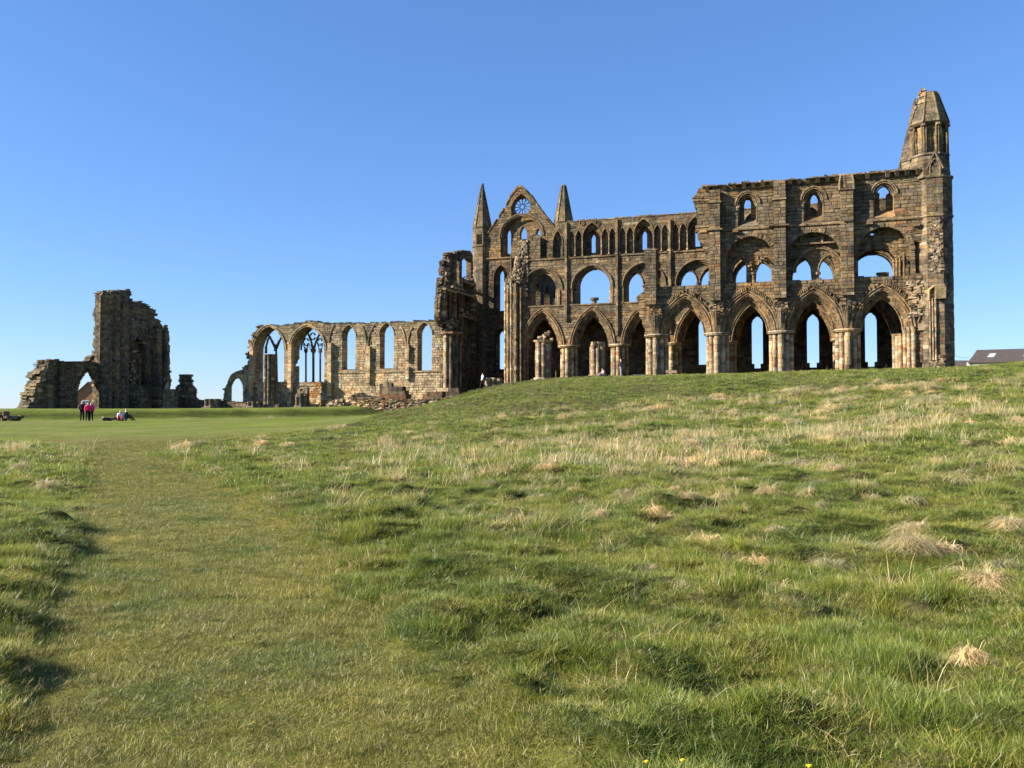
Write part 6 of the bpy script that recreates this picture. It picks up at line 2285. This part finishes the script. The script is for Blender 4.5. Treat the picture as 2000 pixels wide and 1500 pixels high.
# small flattened straw tufts, too many and too alike to count
domes = src_collection('straw_tufts', [dome('straw_tuft', 170, .21, .115, .0032, DRY, 500 + s) for s in range(4)])
spots = [(1279, 1033), (1303, 1029), (1454, 965), (1502, 989), (1701, 975), (1426, 933), (1637, 953), (1748, 947), (1828, 947), (1884, 950), (1924, 915), (1796, 850), (1518, 1068), (1358, 1001), (1310, 862), (1070, 946), (960, 960),
         (1100, 880), (1480, 905), (1560, 925), (1700, 1090), (1850, 1120), (1690, 860), (1990, 830), (1960, 1140), (1880, 1165), (1480, 1130), (1380, 1085), (700, 890), (560, 905), (1620, 800), (1380, 790), (1240, 810)]
PX = []; PY = []
for px, py in spots:
    dx, dy, dz = ray(px, py)
    lo_, hi_ = 3.0, 60.0
    for _ in range(40):
        md_ = (lo_ + hi_) / 2
        if md_ * dz / dy > gz(md_ * dx / dy, md_): lo_ = md_
        else: hi_ = md_
    PX.append(lo_ * dx / dy); PY.append(lo_)
Xr, Yr = sample(7, 45, .8)
kk = (RNG.random(len(Xr)) < rough_w(Xr, Yr) * (.15 + .85 * sstep(-.1, .3, Xr / Yr)) * sstep(.45, .6, vnoise(Xr * .5, Yr * .5, 41)))
Xr, Yr = Xr[kk], Yr[kk]
X = np.concatenate([PX, Xr]); Y = np.concatenate([PY, Yr])
n_ = len(X)
sz = RNG.uniform(.8, 1.6, n_) * (0.8 + np.clip(Y - 10, 0, 30) * .035)
scatter('straw_tufts', np.c_[X, Y, ground(X, Y)], RNG.uniform(0, 6.28, n_), np.c_[sz, sz * RNG.uniform(.7, 1.2, n_), sz * RNG.uniform(.7, 1.2, n_)], RNG.normal(0, .1, (n_, 2)), domes)

# single dead tussocks that stand out of the slope
TUS = [(1790, 1062, 'largest straw tussock, domed, on the right slope'), (1975, 1062, 'straw tussock cut by the right edge of the picture'), (1628, 1128, 'small straw tussock left of the wide flattened patch'),
       (1440, 1108, 'green topped tussock with a dark hollow on its right'), (1780, 1125, 'wide flattened patch of straw below the domed tussock'), (1930, 1180, 'tangled straw tussock low on the right'),
       (1525, 1200, 'little straw tuft alone in green grass'), (1330, 1180, 'thin reddish straw tuft left of the little one'), (1220, 985, 'small pinkish straw tuft on the middle slope'), (1170, 1028, 'faint pink tuft just below the small pinkish one'),
       (1895, 1350, 'bleached thin tuft near the lower right'), (1600, 970, 'low straw mound right of middle, upper slope')]
for i, (px, py, lab) in enumerate(TUS):
    # walk the view ray down to the ground
    dx, dy, dz = ray(px, py)
    lo_, hi_ = 3.0, 45.0
    for _ in range(60):
        md_ = (lo_ + hi_) / 2
        if md_ * dz / dy > gz(md_ * dx / dy, md_): lo_ = md_
        else: hi_ = md_
    Y = lo_; X = Y * dx / dy
    z = float(ground(np.array([X]), np.array([Y]))[0])
    rad = {0: .36, 1: .36, 3: .3, 4: .5, 5: .45}.get(i, .25) * (Y / 9.5) ** .5
    rad *= .8
    me = dome('straw', 520 if rad > .26 else 240, rad, .055 + rad * .30, .0026, GREEN if i == 3 else DRY, 300 + i)
    T_ = WThing('grass_tussock', X, Y, z, lab, 'grass tussock', 'dead grass tussocks on the slope')
    o_ = bpy.data.objects.new('straw', me); COL.objects.link(o_); o_.parent = T_.root; o_['kind'] = 'stuff'
# yellow flowers
YEL = flat_mat('yellow_petal', (.85, .62, .02, 1), .6, .1, 20, .2)
STM = flat_mat('flower_stem', (.08, .14, .03, 1), .7, .1, 20, .2)
FL = [(1262, 1486, 'yellow flower nearest the bottom edge, left of another'), (1333, 1483, 'yellow flower at the bottom edge, right of another'), (1708, 1330, 'bright yellow flower alone on the right'), (1362, 1408, 'yellow flower in mid grass, left of its close neighbour'), (1379, 1408, 'yellow flower in mid grass, right of its close neighbour'), (1868, 1425, 'small yellow flower near the lower right corner'), (1580, 1494, 'yellow flower cut by the bottom edge')]
for i, (px, py, lab) in enumerate(FL):
    dx, dy, dz = ray(px, py)
    lo_, hi_ = 2.0, 45.0
    for _ in range(60):
        md_ = (lo_ + hi_) / 2
        if md_ * dz / dy > gz(md_ * dx / dy, md_) + .17: lo_ = md_
        else: hi_ = md_
    Y = lo_; X = Y * dx / dy
    z = gz(X, Y)
    T_ = WThing('yellow_flower', X, Y, z, lab, 'flower', 'yellow flowers in the grass')
    g = Geo(); g.tube([(X, Y, z - .05), (X + .01, Y, z + .1), (X, Y, z + .165)], .0022, 4); T_.part('stem', g, mat=STM)
    g = Geo()
    for k in range(14):
        an = 2 * math.pi * k / 14
        c_, s_ = math.cos(an), math.sin(an)
        g.add([(X, Y, z + .165), (X + .009 * c_ - .003 * s_, Y + .009 * s_ + .003 * c_, z + .170), (X + .011 * c_, Y + .011 * s_, z + .167), (X + .009 * c_ + .003 * s_, Y + .009 * s_ - .003 * c_, z + .170)], [(0, 1, 2, 3)])
    g.prism([(X + .006 * math.cos(math.pi / 3 * k), Y + .006 * math.sin(math.pi / 3 * k)) for k in range(6)], z + .162, z + .171, (1, 1, 1))
    T_.part('petals', g, mat=YEL)
